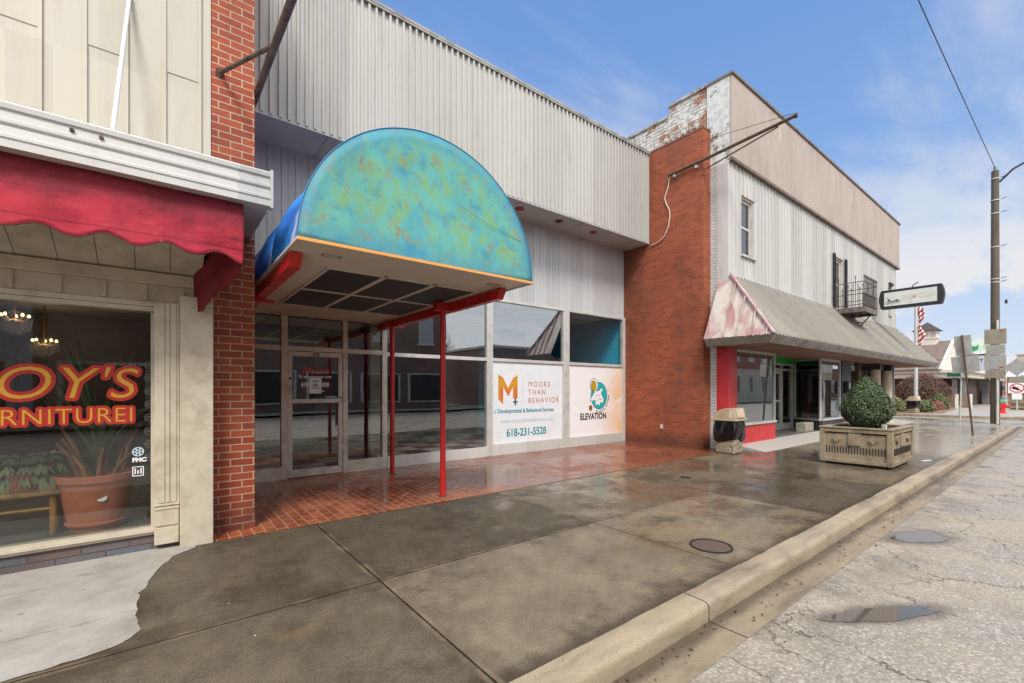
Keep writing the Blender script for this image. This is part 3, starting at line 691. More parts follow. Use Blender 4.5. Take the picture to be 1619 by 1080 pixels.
# ------------------------------------------------------------------ vacant store (middle)
B = thing('vacant_store', 'vacant store with ribbed grey metal upper front between two red brick piers', 'store', (5.4, 7.9, 0))
MB().box(0.39, 0.77, 5.335, 8.2, -0.02, 8.0).box(0.385, 0.775, 5.33, 8.2, -0.02, 0.07).build('brick_pier', BRICK_L, B, bevel=0.004)
rp = MB().box(10.2, 10.52, 5.57, 13, -0.02, 7.70).build('brick_pier', BRICK_R, B, bevel=0.004)
MB().box(10.19, 10.53, 5.56, 13, 7.70, 7.75).build('coping', dirty('weathered coping', (128, 92, 72), 0.8, amt=0.6, dark=(60, 46, 40)), rp)
mb = MB().box(10.165, 10.199, 6.66, 6.73, 0.42, 0.53)
ob = mb.build('outlet_box', ALU, rp, bevel=0.004)
# ribbed upper cladding, real ribs
yb, yf = 7.105, 7.06; pts = []; p = 0.118; x = 0.775
while x < 10.19:
    pts += [(x, yb), (x + 0.066, yb), (x + 0.074, yf), (x + 0.106, yf)]; x += p
pts = [q for q in pts if q[0] < 10.195] + [(10.195, yb)]
mb = MB(); n = len(pts)
vs = [(a, b, 5.335) for a, b in pts] + [(a, b, 7.72) for a, b in pts]
mb.add(vs, [(i, i + 1, n + i + 1, n + i) for i in range(n - 1)])
mb.build('upper_cladding', SIDING, B)
MB().box(0.775, 10.197, 7.04, 7.30, 7.70, 7.745).box(0.775, 10.197, 7.045, 7.06, 7.66, 7.70).build('cap_flashing', dirty('dull flashing', (158, 156, 150), 0.5, amt=0.4, scale=3), B)
sf = MB().box(0.775, 10.198, 7.075, 7.90, 5.30, 5.34).build('soffit', SOFFIT, B)
mb = MB()
for k in range(5): xx = 2.0 + k * 1.9; mb.box(xx, xx + 0.006, 7.08, 7.89, 5.297, 5.3)
mb.build('joint', BLACK, sf)
for xx in (2.6, 4.3, 6.01, 7.16, 8.33):
    lt = MB().lathe([(0.095, 0.0), (0.095, -0.012), (0.075, -0.014), (0.075, 0.0)], (xx, 7.38, 5.2995), 24, cap=False).build('light_ring', dirty('red ring', (150, 40, 30), 0.5), sf, smooth=True)
    MB().lathe([(0.074, -0.004), (0.0, -0.002)], (xx, 7.38, 5.2995), 20).build('lens', RED if xx > 8 or xx < 6.5 else BLACK, lt)
mb = MB().box(0.775, 10.199, 7.905, 8.02, 3.43, 5.31); x = 0.9
while x < 10.15:
    mb.box(x, x + 0.022, 7.893, 7.906, 3.43, 5.30); mb.box(x + 0.095, x + 0.10, 7.90, 7.906, 3.43, 5.30); x += 0.205
mb.build('lower_cladding', SIDING2, B)
# aluminium storefront
def bars(name, lst, m, y0=7.85, y1=7.95):
    for a, b, c, d in lst: MB().box(a, b, y0, y1, c, d).build(name, m, B, bevel=0.003)
bars('mullion', [(0.78, 0.86, 0.0, 3.43), (1.50, 1.595, 0.0, 3.43), (2.465, 2.545, 0.0, 3.43), (3.165, 3.26, 0.0, 3.43)], ALUW)
bars('mullion', [(5.49, 5.565, 0.0, 3.43), (5.572, 5.645, 0.0, 3.43), (7.78, 7.865, 0.0, 3.43), (7.872, 7.99, 0.0, 3.43), (10.08, 10.195, 0.0, 3.43)], ALU)
H = [(0.86, 1.50), (1.595, 2.465), (2.545, 3.165)]; H2 = [(3.26, 5.49), (5.645, 7.78), (7.99, 10.08)]
bars('transom_bar', [(a, b, z, z + 0.075) for a, b in H for z in (2.07,)] + [(a, b, 2.74, 2.82) for a, b in H], ALUW, 7.856, 7.945)
bars('transom_bar', [(a, b, 2.05, 2.12) for a, b in H2] + [(a, b, 3.37, 3.43) for a, b in H2], ALU, 7.856, 7.945)
bars('bottom_rail', [(a, b, 0.0, 0.205) for a, b in (H[0], H[2])], ALUW, 7.852, 7.948)
bars('bottom_rail', [(a, b, 0.0, 0.205 if a < 5 else 0.235) for a, b in H2], WHITEM, 7.842, 7.948)
for a, b in (H[0], H[2]): MB().box(a, b, 7.898, 7.904, 0.205, 2.07).build('window_pane', GLASS, B)
for a, b in H: MB().box(a, b, 7.898, 7.904, 2.145, 2.74).build('window_pane', GLASS, B)
for a, b in H: MB().box(a, b, 7.898, 7.904, 2.82, 3.43).build('window_pane', GLASS, B)
for a, b in H2: MB().box(a, b, 7.898, 7.904, 0.22, 2.05).build('window_pane', GLASS, B)
for a, b in H2: MB().box(a, b, 7.898, 7.904, 2.12, 3.37).build('window_pane', GLASS_U if a < 7 else GLASS_C, B)
# door
d = MB().box(1.60, 1.665, 7.86, 7.905, 0.015, 2.06).box(2.39, 2.46, 7.86, 7.905, 0.015, 2.06).box(1.665, 2.39, 7.86, 7.905, 1.985, 2.06).box(1.665, 2.39, 7.862, 7.903, 1.215, 1.285).box(1.665, 2.39, 7.86, 7.905, 0.015, 0.135).build('door', ALUW, B, bevel=0.003)
MB().box(1.665, 2.39, 7.880, 7.886, 1.285, 1.985).box(1.665, 2.39, 7.880, 7.886, 0.135, 1.215).build('door_pane', GLASS, d)
MB().box(2.365, 2.385, 7.80, 7.86, 0.83, 1.09).box(2.368, 2.382, 7.795, 7.803, 0.80, 1.12).build('handle', ALU, d, bevel=0.003)
MB().cyl((2.425, 7.86, 1.30), (2.425, 7.847, 1.30), 0.016).build('lock', DARK, d, smooth=True)
MB().cyl((1.632, 7.86, 1.62), (1.632, 7.845, 1.62), 0.018).build('lock', DARK, d, smooth=True)
text('115', 0.075, (2.02, 7.8585, 1.995), BLACKV, d, 'lettering', align='CENTER', off=0.004)
text('Moore', 0.16, (2.02, 7.878, 1.70), plain('orange script', (226, 84, 30), 0.5), d, 'lettering', align='CENTER', shear=0.35)
text('By appointment only', 0.062, (2.02, 7.878, 1.635), WHITEV, d, 'lettering', align='CENTER', off=0.0015)
text('618-231-5528', 0.078, (2.02, 7.878, 1.50), WHITEV, d, 'lettering', align='CENTER', off=0.004)
MB().box(1.80, 2.24, 7.8775, 7.8785, 1.478, 1.484).build('lettering_rule', WHITEV, d)
text('Find us online', 0.05, (2.02, 7.878, 1.405), WHITEV, d, 'lettering', align='CENTER', off=0.0015)
MB().box(2.18, 2.365, 7.8775, 7.879, 1.30, 1.325).build('sticker', GREYV, d)
nt = thing('paper_notice', 'white paper notice taped over the lettering inside the glass door frame', 'notice', (2.02, 7.875, 1.36))
MB().box(1.925, 2.115, 7.8745, 7.8755, 1.375, 1.635).build('sheet', WHITEV, nt)
mb = MB()
for z, a, b, h in ((1.575, 1.97, 2.07, 0.016), (1.545, 1.985, 2.055, 0.010), (1.505, 1.98, 2.06, 0.020), (1.475, 1.95, 2.09, 0.008), (1.455, 1.96, 2.08, 0.006)): mb.box(a, b, 7.8737, 7.8744, z, z + h)
mb.build('print_pattern', BLACKV, nt)
# inside of the store
n = NT('checker floor', (90, 90, 90), 0.3); ck = n.new('ShaderNodeTexChecker'); n.put(ck.inputs['Vector'], n.pos()); ck.inputs['Scale'].default_value = 1.64
n.put(ck.inputs['Color1'], (214, 212, 206)); n.put(ck.inputs['Color2'], (40, 38, 38)); n.set('Base Color', ck.outputs[0])
MB().box(0.78, 10.19, 7.951, 17, -0.03, 0.012).build('interior_floor', n.m, B)
MB().box(0.775, 10.19, 17, 17.1, 0, 3.6).box(0.775, 0.80, 8.2, 17, 0, 3.6).build('interior_wall', ROOM, B)
MB().box(10.14, 10.19, 7.96, 17, 0, 3.6).box(8.2, 10.139, 12.2, 12.3, 0, 3.6).build('interior_wall', TEAL, B)
MB().box(4.1, 4.25, 10.6, 17, 0, 3.6).box(2.9, 4.1, 11.4, 11.5, 0, 3.6).build('interior_wall', dirty('dull grey partition', (122, 110, 102), 0.7), B)
n = NT('tile ceiling', (190, 188, 182), 0.8); c_, f_ = n.brick(n.pos(), (214, 212, 206), (206, 204, 198), (110, 108, 104), 1.2, 0.6, 0.012, off=0.0); n.set('Base Color', c_)
MB().box(0.78, 10.19, 7.96, 17, 3.45, 3.55).build('interior_ceiling', n.m, B)
mb = MB()
for xx in (3.6,): mb.box(xx, xx + 0.3, 9.6, 9.9, 0.012, 3.45)
mb.build('interior_column', dirty('pale column', (176, 160, 140), 0.7), B)
MB().box(0.775, 10.19, 7.30, 17, 7.5, 7.6).box(0.775, 10.19, 16.9, 17.1, 3.6, 7.5).build('roof', DARK, B)

# window films
def poster(name, lab, x0, x1, z0, z1, m):
    t = thing(name, lab, 'window sign', ((x0 + x1) / 2, 7.895, z0))
    MB().box(x0, x1, 7.886, 7.895, z0, z1).build('film', m, t)
    return t
Y = 7.8852
P1 = poster('window_sign', 'white window film with an orange letter M emblem and teal telephone number', 5.65, 7.775, 0.24, 2.045, dirty('white film', (222, 224, 226), 0.35, amt=0.06))
n = NT('gradient emblem', (200, 130, 40), 0.4); s = n.sep(n.pos())
w = n.noise(1.6, 3, 0.6, dist=0.8)
n.set('Base Color', n.ramp(n.math('ADD', n.math('MULTIPLY', w, 1.5), n.math('MULTIPLY', n.math('SUBTRACT', 1.45, s[2]), 0.4)), [(0.45, (166, 150, 50)), (0.66, (206, 146, 40)), (0.9, (204, 104, 48))])); MG = n.m
def flat(pts, y=Y, t=0.0012): return MB().prism(pts, 'y', y - t, y)
flat([(5.81, 1.77), (5.94, 1.70), (6.085, 1.475), (6.23, 1.70), (6.355, 1.77), (6.355, 1.235), (6.225, 1.235), (6.225, 1.50), (6.085, 1.285), (5.945, 1.50), (5.945, 1.11), (5.81, 1.225)]).build('emblem', MG, P1)
mb = flat([(6.225, 1.14), (6.355, 1.14), (6.355, 1.175), (6.225, 1.175)]); mb.add(*[(lambda q: (q.v, q.f))(flat([(6.27, 1.08), (6.31, 1.08), (6.31, 1.235), (6.27, 1.235)], Y, 0.0016))][0]); mb.build('emblem', plain('dark teal vinyl', (22, 72, 78), 0.4), P1)
flat([(6.512, 1.09), (6.518, 1.09), (6.518, 1.74), (6.512, 1.74)]).build('rule', GREYV, P1)
for sx_, z in (('MOORE', 1.50), ('THAN', 1.315), ('BEHAVIOR', 1.125)): text(sx_, 0.178, (6.67, Y - .0005, z), BROWNV, P1, 'lettering', sx=0.92, spacing=1.36)
text('Developmental & Behavioral Services', 0.130, (5.80, Y - .0005, 0.915), TEALV2, P1, 'lettering', sx=0.855, off=0.0035)
mb = MB().tube([(5.67, Y, 0.90), (5.71, Y, 1.0), (5.745, Y, 0.93), (5.72, Y, 0.90), (5.76, Y, 1.02), (5.79, Y, 0.92)], 0.006, 6); mb.v = [(a, Y - 0.0004 + (b - Y) * 0.05, c) for a, b, c in mb.v]; mb.build('flourish', TEALV2, P1)
text('www.moorethanbehavior.com', 0.150, (5.87, Y - .0005, 0.685), GREYV, P1, 'lettering', sx=0.86, off=-0.001)
text('618-231-5528', 0.245, (6.035, Y - .0005, 0.385), TEALV, P1, 'lettering', sx=0.865, off=0.006)
n = NT('film with amber facets', (232, 230, 226), 0.35)
s = n.sep(n.pos()); v2 = n.comb(s[0], s[2])
cell = n.sep(n.vor(1.7, v2, out='Color'))[0]; grad = n.step(n.math('ADD', n.math('SUBTRACT', n.math('MULTIPLY', s[0], 0.62), n.math('MULTIPLY', n.math('ABSOLUTE', n.math('SUBTRACT', s[2], 0.72)), 0.28)), n.math('MULTIPLY', n.noise(1.4, 3), 0.35)), 5.55, 6.45)
n.set('Base Color', n.mix(n.math('MULTIPLY', grad, n.rng(cell, 0, 1, 0.25, 0.95)), (230, 228, 226), (226, 168, 88)))
P2 = poster('window_sign', 'cream and amber window film with a floating astronaut badge and black word ELEVATION', 7.99, 10.075, 0.24, 2.045, n.m)
def ell(cx, cz, rx, rz, m, k, name, rot=0.0, N=32):
    pts = []
    for i in range(N):
        t = 2 * math.pi * i / N; a = rx * math.cos(t); b = rz * math.sin(t)
        pts.append((cx + a * math.cos(rot) - b * math.sin(rot), cz + a * math.sin(rot) + b * math.cos(rot)))
    return flat(pts, Y - 0.0004 * k, 0.0012).build(name, m, P2)
TQ = plain('turquoise vinyl', (18, 168, 172), 0.4)
ell(9.13, 1.27, 0.325, 0.36, BLACKV, 0, 'badge_outline'); ell(9.13, 1.27, 0.312, 0.348, TQ, 1, 'badge')
ell(8.93, 1.545, 0.155, 0.185, BLACKV, 2, 'helmet_outline'); ell(8.93, 1.545, 0.143, 0.172, WHITEV, 3, 'helmet'); ell(8.915, 1.525, 0.105, 0.145, BLACKV, 4, 'visor_outline'); ell(8.915, 1.525, 0.092, 0.13, GOLDV, 5, 'visor')
def suit(pts, k, m, nm):
    flat(pts, Y - 0.0004 * k, 0.0012).build(nm, m, P2)
su = [(8.98, 1.40), (9.10, 1.39), (9.24, 1.48), (9.27, 1.44), (9.20, 1.33), (9.32, 1.17), (9.28, 1.08), (9.18, 1.10), (9.14, 1.00), (9.08, 1.05), (8.98, 1.02), (9.0, 1.13), (8.93, 1.17), (8.82, 1.12), (8.79, 1.17), (8.90, 1.29)]
cs = (sum(p[0] for p in su) / len(su), sum(p[1] for p in su) / len(su))
suit([(cs[0] + (a - cs[0]) * 1.07, cs[1] + (b - cs[1]) * 1.07) for a, b in su], 2, BLACKV, 'suit_outline'); suit(su, 3, WHITEV, 'suit')
suit([(8.96, 1.22), (9.06, 1.30), (9.16, 1.27), (9.155, 1.26), (9.06, 1.287), (8.97, 1.21)], 4, BLACKV, 'suit_seam'); suit([(9.05, 1.14), (9.14, 1.20), (9.24, 1.17), (9.235, 1.16), (9.14, 1.187), (9.06, 1.13)], 4, BLACKV, 'suit_seam')
ell(8.80, 0.955, 0.066, 0.078, plain('brown disc', (150, 106, 48), 0.4), 2, 'planet')
suit([(8.755, 0.985), (8.84, 0.99), (8.84, 0.975), (8.755, 0.97)], 3, BLACKV, 'planet_band'); suit([(8.75, 0.945), (8.84, 0.935), (8.84, 0.92), (8.75, 0.93)], 3, BLACKV, 'planet_band')
wd = 'ELEVATE BEYOND'
for i, chh in enumerate(wd):
    if chh == ' ': continue
    a = R(-106 + i * 8.1); cx, cz = 9.13 + 0.405 * math.cos(a), 1.27 + 0.445 * math.sin(a)
    tx = Vector((-math.sin(a), 0, math.cos(a))); tz = Vector((-math.cos(a), 0, -math.sin(a)))
    text(chh, 0.062, (cx, Y - 0.001, cz), BLACKV, P2, 'lettering', ux=tx, uz=tz, align='CENTER', off=0.003)
text('H', 0.1, (9.47, Y - 0.001, 1.40), plain('amber vinyl', (206, 150, 74), 0.4), P2, 'lettering', uz=(-0.1, 0, 1))
text('ELEVATION', 0.225, (8.40, Y - 0.0005, 0.66), BLACKV, P2, 'lettering', sx=0.845, off=0.008, spacing=1.04)

# ------------------------------------------------------------------ entrance canopy
K = thing('entrance_canopy', 'half dome canopy painted turquoise and green, on two red posts over the entrance', 'canopy', (2.03, 5.8, 0))
cx, r0, zb = 2.035, 1.205, 2.635
n = NT('mottled turquoise canvas', (70, 170, 180), 0.6, spec=0.3)
P_ = n.pos(); s = n.sep(P_)
v = n.comb(s[0], s[2])
f1 = n.noise(2.4, 4, 0.55, v, dist=0.25); f2 = n.noise(6.4, 5, 0.6, n.sc(v, (1.35, 1, 1)), dist=0.3); f3 = n.noise(7.0, 4, 0.55, n.comb(n.math('ADD', s[0], 7), s[2]), dist=0.5)
col = n.ramp(f1, [(0.28, (52, 128, 160)), (0.40, (84, 158, 164)), (0.55, (100, 172, 160)), (0.66, (112, 168, 140)), (0.8, (84, 150, 164))])
col = n.mix(n.math('MULTIPLY', n.step(f2, 0.44, 0.64), 0.7), col, (122, 164, 104))
col = n.mix(n.math('MULTIPLY', n.step(n.noise(6.6, 5, 0.62, n.comb(s[2], s[0]), dist=0.3), 0.50, 0.68), 0.55), col, (64, 132, 158))
col = n.mix(n.math('MULTIPLY', n.step(f3, 0.56, 0.68), 0.65), col, (146, 134, 82))
col = n.mix(n.math('MULTIPLY', n.step(n.noise(5.6, 3, 0.5, n.comb(n.math('ADD', s[0], 3), s[2]), dist=0.9), 0.66, 0.76), 0.7), col, (150, 100, 70))
dx = n.math('SUBTRACT', s[0], cx); dz = n.math('SUBTRACT', s[2], zb)
rad = n.math('SQRT', n.math('ADD', n.math('MULTIPLY', dx, dx), n.math('MULTIPLY', dz, dz)))
ed = n.step(n.math('ADD', rad, n.math('MULTIPLY', n.math('SUBTRACT', f1, 0.5), 0.5)), 1.0, 1.25)
lo = n.math('MULTIPLY', n.math('SUBTRACT', 1.0, n.step(n.math('ADD', dz, n.math('MULTIPLY', f2, -0.25)), -0.1, 0.12)), 0.7)
col = n.mix(n.math('MULTIPLY', n.math('MAXIMUM', ed, lo), 0.7), col, (60, 128, 166))
dr = n.noise(9, 5, 0.65, n.comb(s[0], n.math('MULTIPLY', s[2], 0.12))); col = n.mix(n.math('MULTIPLY', n.step(dr, 0.5, 0.72), 0.15), col, (96, 128, 132))
n.set('Base Color', col); n.bump(n.math('ADD', n.noise(3.5, 4, 0.6, n.sc(P_, (1, 1, 0.5))), n.math('MULTIPLY', n.noise(160, 1), 0.02)), 0.2, 0.03); CANV = n.m
arc = [(cx + r0 * math.cos(math.pi * i / 64), zb + r0 * math.sin(math.pi * i / 64)) for i in range(65)]
def face(u, v):
    a = math.pi * u; r = r0 * (1 - v)
    return (cx + r * math.cos(a), 3.765 + 0.016 * math.sin(math.pi * v) , zb + r * math.sin(a))
fp = MB().grid(64, 14, face).build('front_panel', CANV, K, smooth='all', solid=0.006)
MB().tube([(cx + r0 * math.cos(math.pi * i / 64), 3.762, zb + r0 * math.sin(math.pi * i / 64)) for i in range(65)], 0.005, 6).build('edge_welt', plain('blue welt', (48, 112, 160), 0.6), fp, smooth=True)
MB().tube([(cx + 0.25, 3.757, zb + 0.62), (cx + 0.62, 3.759, zb + 0.50), (cx + 1.05, 3.760, zb + 0.42)], 0.0014, 5).build('wire_reflection', plain('dark reflection', (40, 70, 84), 0.8), fp)  # thin dark line: a wire's reflection drawn onto the front panel
n = NT('blue barrel canvas', (44, 104, 186), 0.55, spec=0.3)
s = n.sep(n.pos())
an = n.math('ARCTAN2', n.math('SUBTRACT', s[2], zb), n.math('SUBTRACT', s[0], cx))
fr = n.math('FRACT', n.math('DIVIDE', n.math('SUBTRACT', s[1], 3.765), 1.03))
w1 = n.math('ADD', fr, n.math('MULTIPLY', n.math('SUBTRACT', n.noise(2.2, 4, 0.6, n.comb(an, s[1])), 0.5), 0.5))
band = n.step(n.math('ABSOLUTE', n.math('SUBTRACT', w1, 0.55)), 0.16, 0.03)
col = n.mix(n.math('MULTIPLY', band, 0.85), n.ramp(n.noise(1.8, 5, 0.6), [(0.3, (24, 66, 150)), (0.5, (40, 112, 196)), (0.7, (58, 150, 214))]), (186, 192, 214))
col = n.mix(n.math('MULTIPLY', n.step(s[1], 6.4, 7.2), 0.8), col, (176, 182, 190))
n.set('Base Color', col); BAR = n.m
def barrel(u, v):
    y = 3.775 + (7.89 - 3.775) * v; a = math.pi * u
    q = ((y - 3.775) / 1.03) % 1.0; rr = r0 - 0.075 * math.sin(math.pi * q) ** 0.8 * (0.55 + 0.45 * abs(math.cos(a)))
    return (cx + rr * math.cos(a), y, zb + rr * math.sin(a))
MB().grid(72, 96, barrel).build('barrel_cover', BAR, K, smooth='all', solid=0.004)
MB().box(cx - r0 - 0.004, cx + r0 + 0.004, 3.745, 3.757, zb - 0.022, zb + 0.004).build('piping', plain('orange piping', (222, 158, 84), 0.5), K)
MB().box(cx - r0 - 0.006, cx - r0 + 0.012, 3.757, 7.89, zb - 0.022, zb + 0.002).build('side_trim', WHITEM, K)
MB().box(cx + r0 - 0.012, cx + r0 + 0.006, 3.757, 7.89, zb - 0.022, zb + 0.002).build('side_trim', WHITEM, K)
CS = dirty('canopy ceiling', (206, 200, 190), 0.5, amt=0.16, scale=1.4, dark=(160, 148, 130))
cs_ = MB().box(cx - r0 + 0.0125, cx + r0 - 0.0125, 3.758, 7.84, zb - 0.012, zb + 0.0).build('soffit', CS, K)
gx = [(1.285, 1.81), (1.865, 2.385), (2.44, 2.965)]; gy = [(4.50, 5.555), (5.615, 6.70)]
n = NT('dark egg crate', (26, 26, 28), 0.55); c_, f_ = n.brick(n.pos(), (20, 20, 22), (24, 24, 26), (58, 58, 60), 0.03, 0.03, 0.003, off=0.0); n.set('Base Color', c_); EGG = n.m
for a, b in gx:
    for c, e in gy: MB().box(a, b, c, e, zb - 0.018, zb - 0.0125).build('grille', EGG, K)
mb = MB()
for a in (1.255, 1.8125, 2.3875, 2.968): mb.box(a, a + 0.027 if a != 1.8125 and a != 2.3875 else a + 0.05, 4.47, 6.73, zb - 0.026, zb - 0.0125)
for c in (4.47, 5.557, 6.703): mb.box(1.283, 2.9675, c, c + (0.027 if c != 5.557 else 0.056), zb - 0.025, zb - 0.0125)
mb.build('grille_frame', CS, K)
for a, b in ((1.10, 4.05), (2.86, 4.05)):
    mb = MB()
    for q in ((a, a + 0.16, b, b + 0.006), (a, a + 0.16, b + 0.06, b + 0.066), (a, a + 0.006, b + 0.006, b + 0.06), (a + 0.154, a + 0.16, b + 0.006, b + 0.06)): mb.box(*q, zb - 0.015, zb - 0.0115)
    mb.build('access_frame', BLACK, K)
for x0, x1 in ((0.855, 0.955), (3.075, 3.165)):
    MB().prism([(4.12, zb - 0.02), (4.20, zb - 0.135), (7.85, zb - 0.135), (7.85, zb - 0.02)], 'x', x0, x1).build('beam', RED, K, bevel=0.004)
MB().box(0.78, 1.06, 5.9, 5.95, zb - 0.17, zb - 0.136).build('cross_bar', RED, K, bevel=0.003)
for px, py in ((2.985, 5.31), (3.11, 7.28)):
    po = MB().cyl((px, py, 0.0), (px, py, zb - 0.136), 0.038, n=20).build('post', RED, K, smooth=True)
    MB().box(px - 0.12, px + 0.19, py - 0.045, py + 0.045, zb - 0.1355, zb - 0.03).build('bracket', RED, po, bevel=0.003)
    MB().lathe([(0.05, 0.003), (0.05, 0.012), (0.039, 0.016), (0.039, 0.003)], (px, py, 0.002), 20, cap=False).build('base_collar', RUST, po, smooth=True)

# ------------------------------------------------------------------ pole brackets on the piers
t = thing('sign_bracket', 'rusty brown steel arm with a side brace on the left brick pier', 'bracket', (0.76, 5.33, 4.5))
MB().tube([(0.79, 5.6, 4.57), (0.79, 2.7, 4.38)], 0.033, 14).build('arm', RUST, t, smooth=True)
MB().tube([(0.46, 5.335, 4.62), (0.785, 4.42, 4.50)], 0.02, 12).build('brace', RUST, t, smooth=True)
MB().cyl((0.46, 5.337, 4.62), (0.46, 5.31, 4.617), 0.038, n=14).build('flange', RUST, t, smooth=True)
t = thing('sign_bracket', 'long bare steel pole reaching out over the pavement from the right brick pier', 'bracket', (10.13, 6.0, 6.95))
MB().tube([(10.13, 6.46, 6.87), (10.13, 5.4, 6.90), (10.13, 3.58, 7.0)], 0.035, 14).build('arm', RUST, t, smooth=True)
MB().tube([(10.16, 5.56, 6.66), (10.135, 3.9, 6.93)], 0.016, 10).build('brace', RUST, t, smooth=True)
MB().cyl((10.13, 3.60, 7.0), (10.13, 3.54, 7.003), 0.05, n=14).build('end_cap', RUST, t, smooth=True)
MB().tube([(10.18, 5.57, 7.38), (10.135, 3.62, 7.07)], 0.006, 6).build('guy_wire', RUST, t)
for y in (6.3, 5.72): MB().box(10.12, 10.2, y - 0.03, y + 0.03, 6.78, 6.845).build('clamp', ALU, t, bevel=0.004)
cb = [(10.17, 6.45, 6.86), (10.175, 6.50, 6.6), (10.175, 6.60, 6.36), (10.175, 6.56, 6.2), (10.175, 6.47, 6.02), (10.175, 6.45, 5.86), (10.175, 6.49, 5.6), (10.175, 6.60, 5.38), (10.175, 6.76, 5.28), (10.175, 7.0, 5.24)]
tag(MB().tube(cb, 0.014, 8).build('electric_cable', plain('cream cable', (206, 196, 180), 0.6), smooth=True), 'loose cream electric cable hanging in a curve down the right brick pier', 'cable')
# ------------------------------------------------------------------ cycle shop building (right)
C = thing('corner_building', 'two storey corner building with tan parapet, pale ribbed siding and metal mansard over its shops', 'building', (18, 5.1, 0))
XL, XR, YF = 10.53, 25.9, 5.1
sw = MB().box(10.535, 10.9, 5.67, 6.70, 0, 8.86).box(10.535, 10.9, 6.70, 8.4, 0, 8.60).box(10.535, 10.9, 8.4, 18, 0, 8.3)
for k in range(6): yy = 5.95 + k * 0.16; sw.box(10.50, 10.536, yy, yy + 0.07, 7.98, 8.16)
swo = sw.build('side_wall', BRICK_W, C)
mb = MB().box(10.50, 10.92, 5.65, 6.72, 8.86, 8.93).box(10.50, 10.92, 6.72, 8.42, 8.60, 8.66).box(10.50, 10.92, 8.42, 18, 8.3, 8.36)
mb.build('coping', dirty('grey tile coping', (176, 172, 166), 0.7, amt=0.5, scale=5), swo)
n = NT('peeling grey paint', (196, 198, 194), 0.7)
f = n.noise(2.6, 8, 0.72); k = n.step(f, 0.54, 0.60); n.set('Base Color', n.mix(k, n.mix(n.step(n.noise(7, 5), 0.4, 0.7), (206, 208, 204), (176, 178, 172)), (108, 104, 94))); n.bump(n.math('MULTIPLY', k, -1.0), 0.5, 0.01)
MB().box(10.515, 10.95, YF + 0.005, 5.66, 6.80, 8.88).build('pilaster', n.m, C, bevel=0.01)
MB().box(10.52, 10.62, 5.42, 5.669, 0, 6.80).build('quoin_strip', BRICK_P, C)
MB().box(10.51, 10.66, YF + 0.03, 5.419, 2.45, 6.80).build('corner_trim', dirty('pale corner metal', (196, 192, 188), 0.5, amt=0.3, scale=1.5, streak=True, dark=(150, 140, 134)), C, bevel=0.004)
TAN = dirty('tan stucco panel', (184, 164, 150), 0.75, amt=0.22, scale=1.2, streak=True, dark=(150, 126, 110), bump=0.2)
n = NT('tan stucco', (172, 154, 142), 0.75)
v = n.sc(n.pos(), (1, 1, 0.35)); f = n.noise(1.4, 6, 0.65, v); w = n.noise(3.2, 5, 0.7, n.sc(n.pos(), (1.6, 1, 0.22)))
col = n.mix(n.math('MULTIPLY', n.step(f, 0.4, 0.7), 0.5), (172, 157, 147), (142, 126, 116))
col = n.mix(n.math('MULTIPLY', n.step(w, 0.62, 0.68), 0.7), col, (222, 214, 204)); col = n.mix(n.math('MULTIPLY', n.step(n.noise(11, 4, 0.7), 0.68, 0.76), 0.6), col, (120, 100, 90))
n.set('Base Color', col); n.bump(n.noise(40, 4), 0.25, 0.006); TAN = n.m
MB().box(10.52, 26.2, YF - 0.06, 5.66, 6.90, 8.84).build('parapet', TAN, C, bevel=0.008)
MB().box(10.49, 26.24, YF - 0.10, 5.72, 8.84, 8.905).build('parapet_cap', dirty('dark metal cap', (116, 106, 98), 0.5, amt=0.4, scale=4), C, bevel=0.006)
MB().box(10.52, 26.2, YF - 0.075, 5.2, 6.83, 6.90).build('parapet_trim', dirty('brown trim', (112, 94, 82), 0.6, amt=0.4, scale=6), C)
holes = [(11.12, 11.84, 4.74, 6.2), (17.62, 18.72, 4.16, 5.94), (24.70, 25.12, 4.66, 5.94)]
mb = MB()
for a, b, c, e in rects_minus(XL, XR, 2.5, 6.83, holes): mb.box(a, b, YF + 0.02, YF + 0.06, c, e)
x = XL + 0.08
while x < XR - 0.04:
    segs = [(2.9, 6.828)]
    for h in holes:
        if h[0] - 0.02 < x < h[1] + 0.02: segs = [(2.9, h[2]), (h[3], 6.828)]
    for c, e in segs:
        mb.box(x, x + 0.03, YF - 0.004, YF + 0.021, c, e); mb.box(x + 0.10, x + 0.112, YF + 0.012, YF + 0.021, c, e)
    x += 0.205
mb.build('cladding', sheet('pale vertical siding', (194, 192, 187), 0.45, 0.41, 9.0, 0.16, 0.18, 0.2, (140, 134, 124)), C)
UPG = glass('upper window glass', (100, 104, 108), 1.9)
for i, (a, b, c, e) in enumerate(holes):
    w = MB().box(a, a + 0.04, 5.16, 5.50, c, e).box(b - 0.04, b, 5.16, 5.50, c, e).box(a + 0.04, b - 0.04, 5.16, 5.50, e - 0.05, e).box(a - 0.02, b + 0.02, 5.06, 5.50, c - 0.05, c).build('window', dirty('window reveal', (196, 188, 180), 0.6, amt=0.4, scale=4), C)
    mz = (c + e) / 2
    MB().box(a + 0.041, a + 0.10, 5.20, 5.26, c, e - 0.05).box(b - 0.10, b - 0.041, 5.20, 5.26, c, e - 0.05).box(a + 0.10, b - 0.10, 5.20, 5.26, e - 0.12, e - 0.05).box(a + 0.10, b - 0.10, 5.205, 5.255, mz - 0.03, mz + 0.03).box(a + 0.10, b - 0.10, 5.20, 5.26, c, c + 0.06).build('sash', WHITEM, w, bevel=0.003)
    MB().box(a + 0.10, b - 0.10, 5.225, 5.232, c + 0.06, e - 0.12).build('pane', UPG, w)
    MB().box(a + 0.05, b - 0.05, 5.44, 5.46, c, e).build('curtain', dirty('pale curtain', (170, 168, 162), 0.9), w)
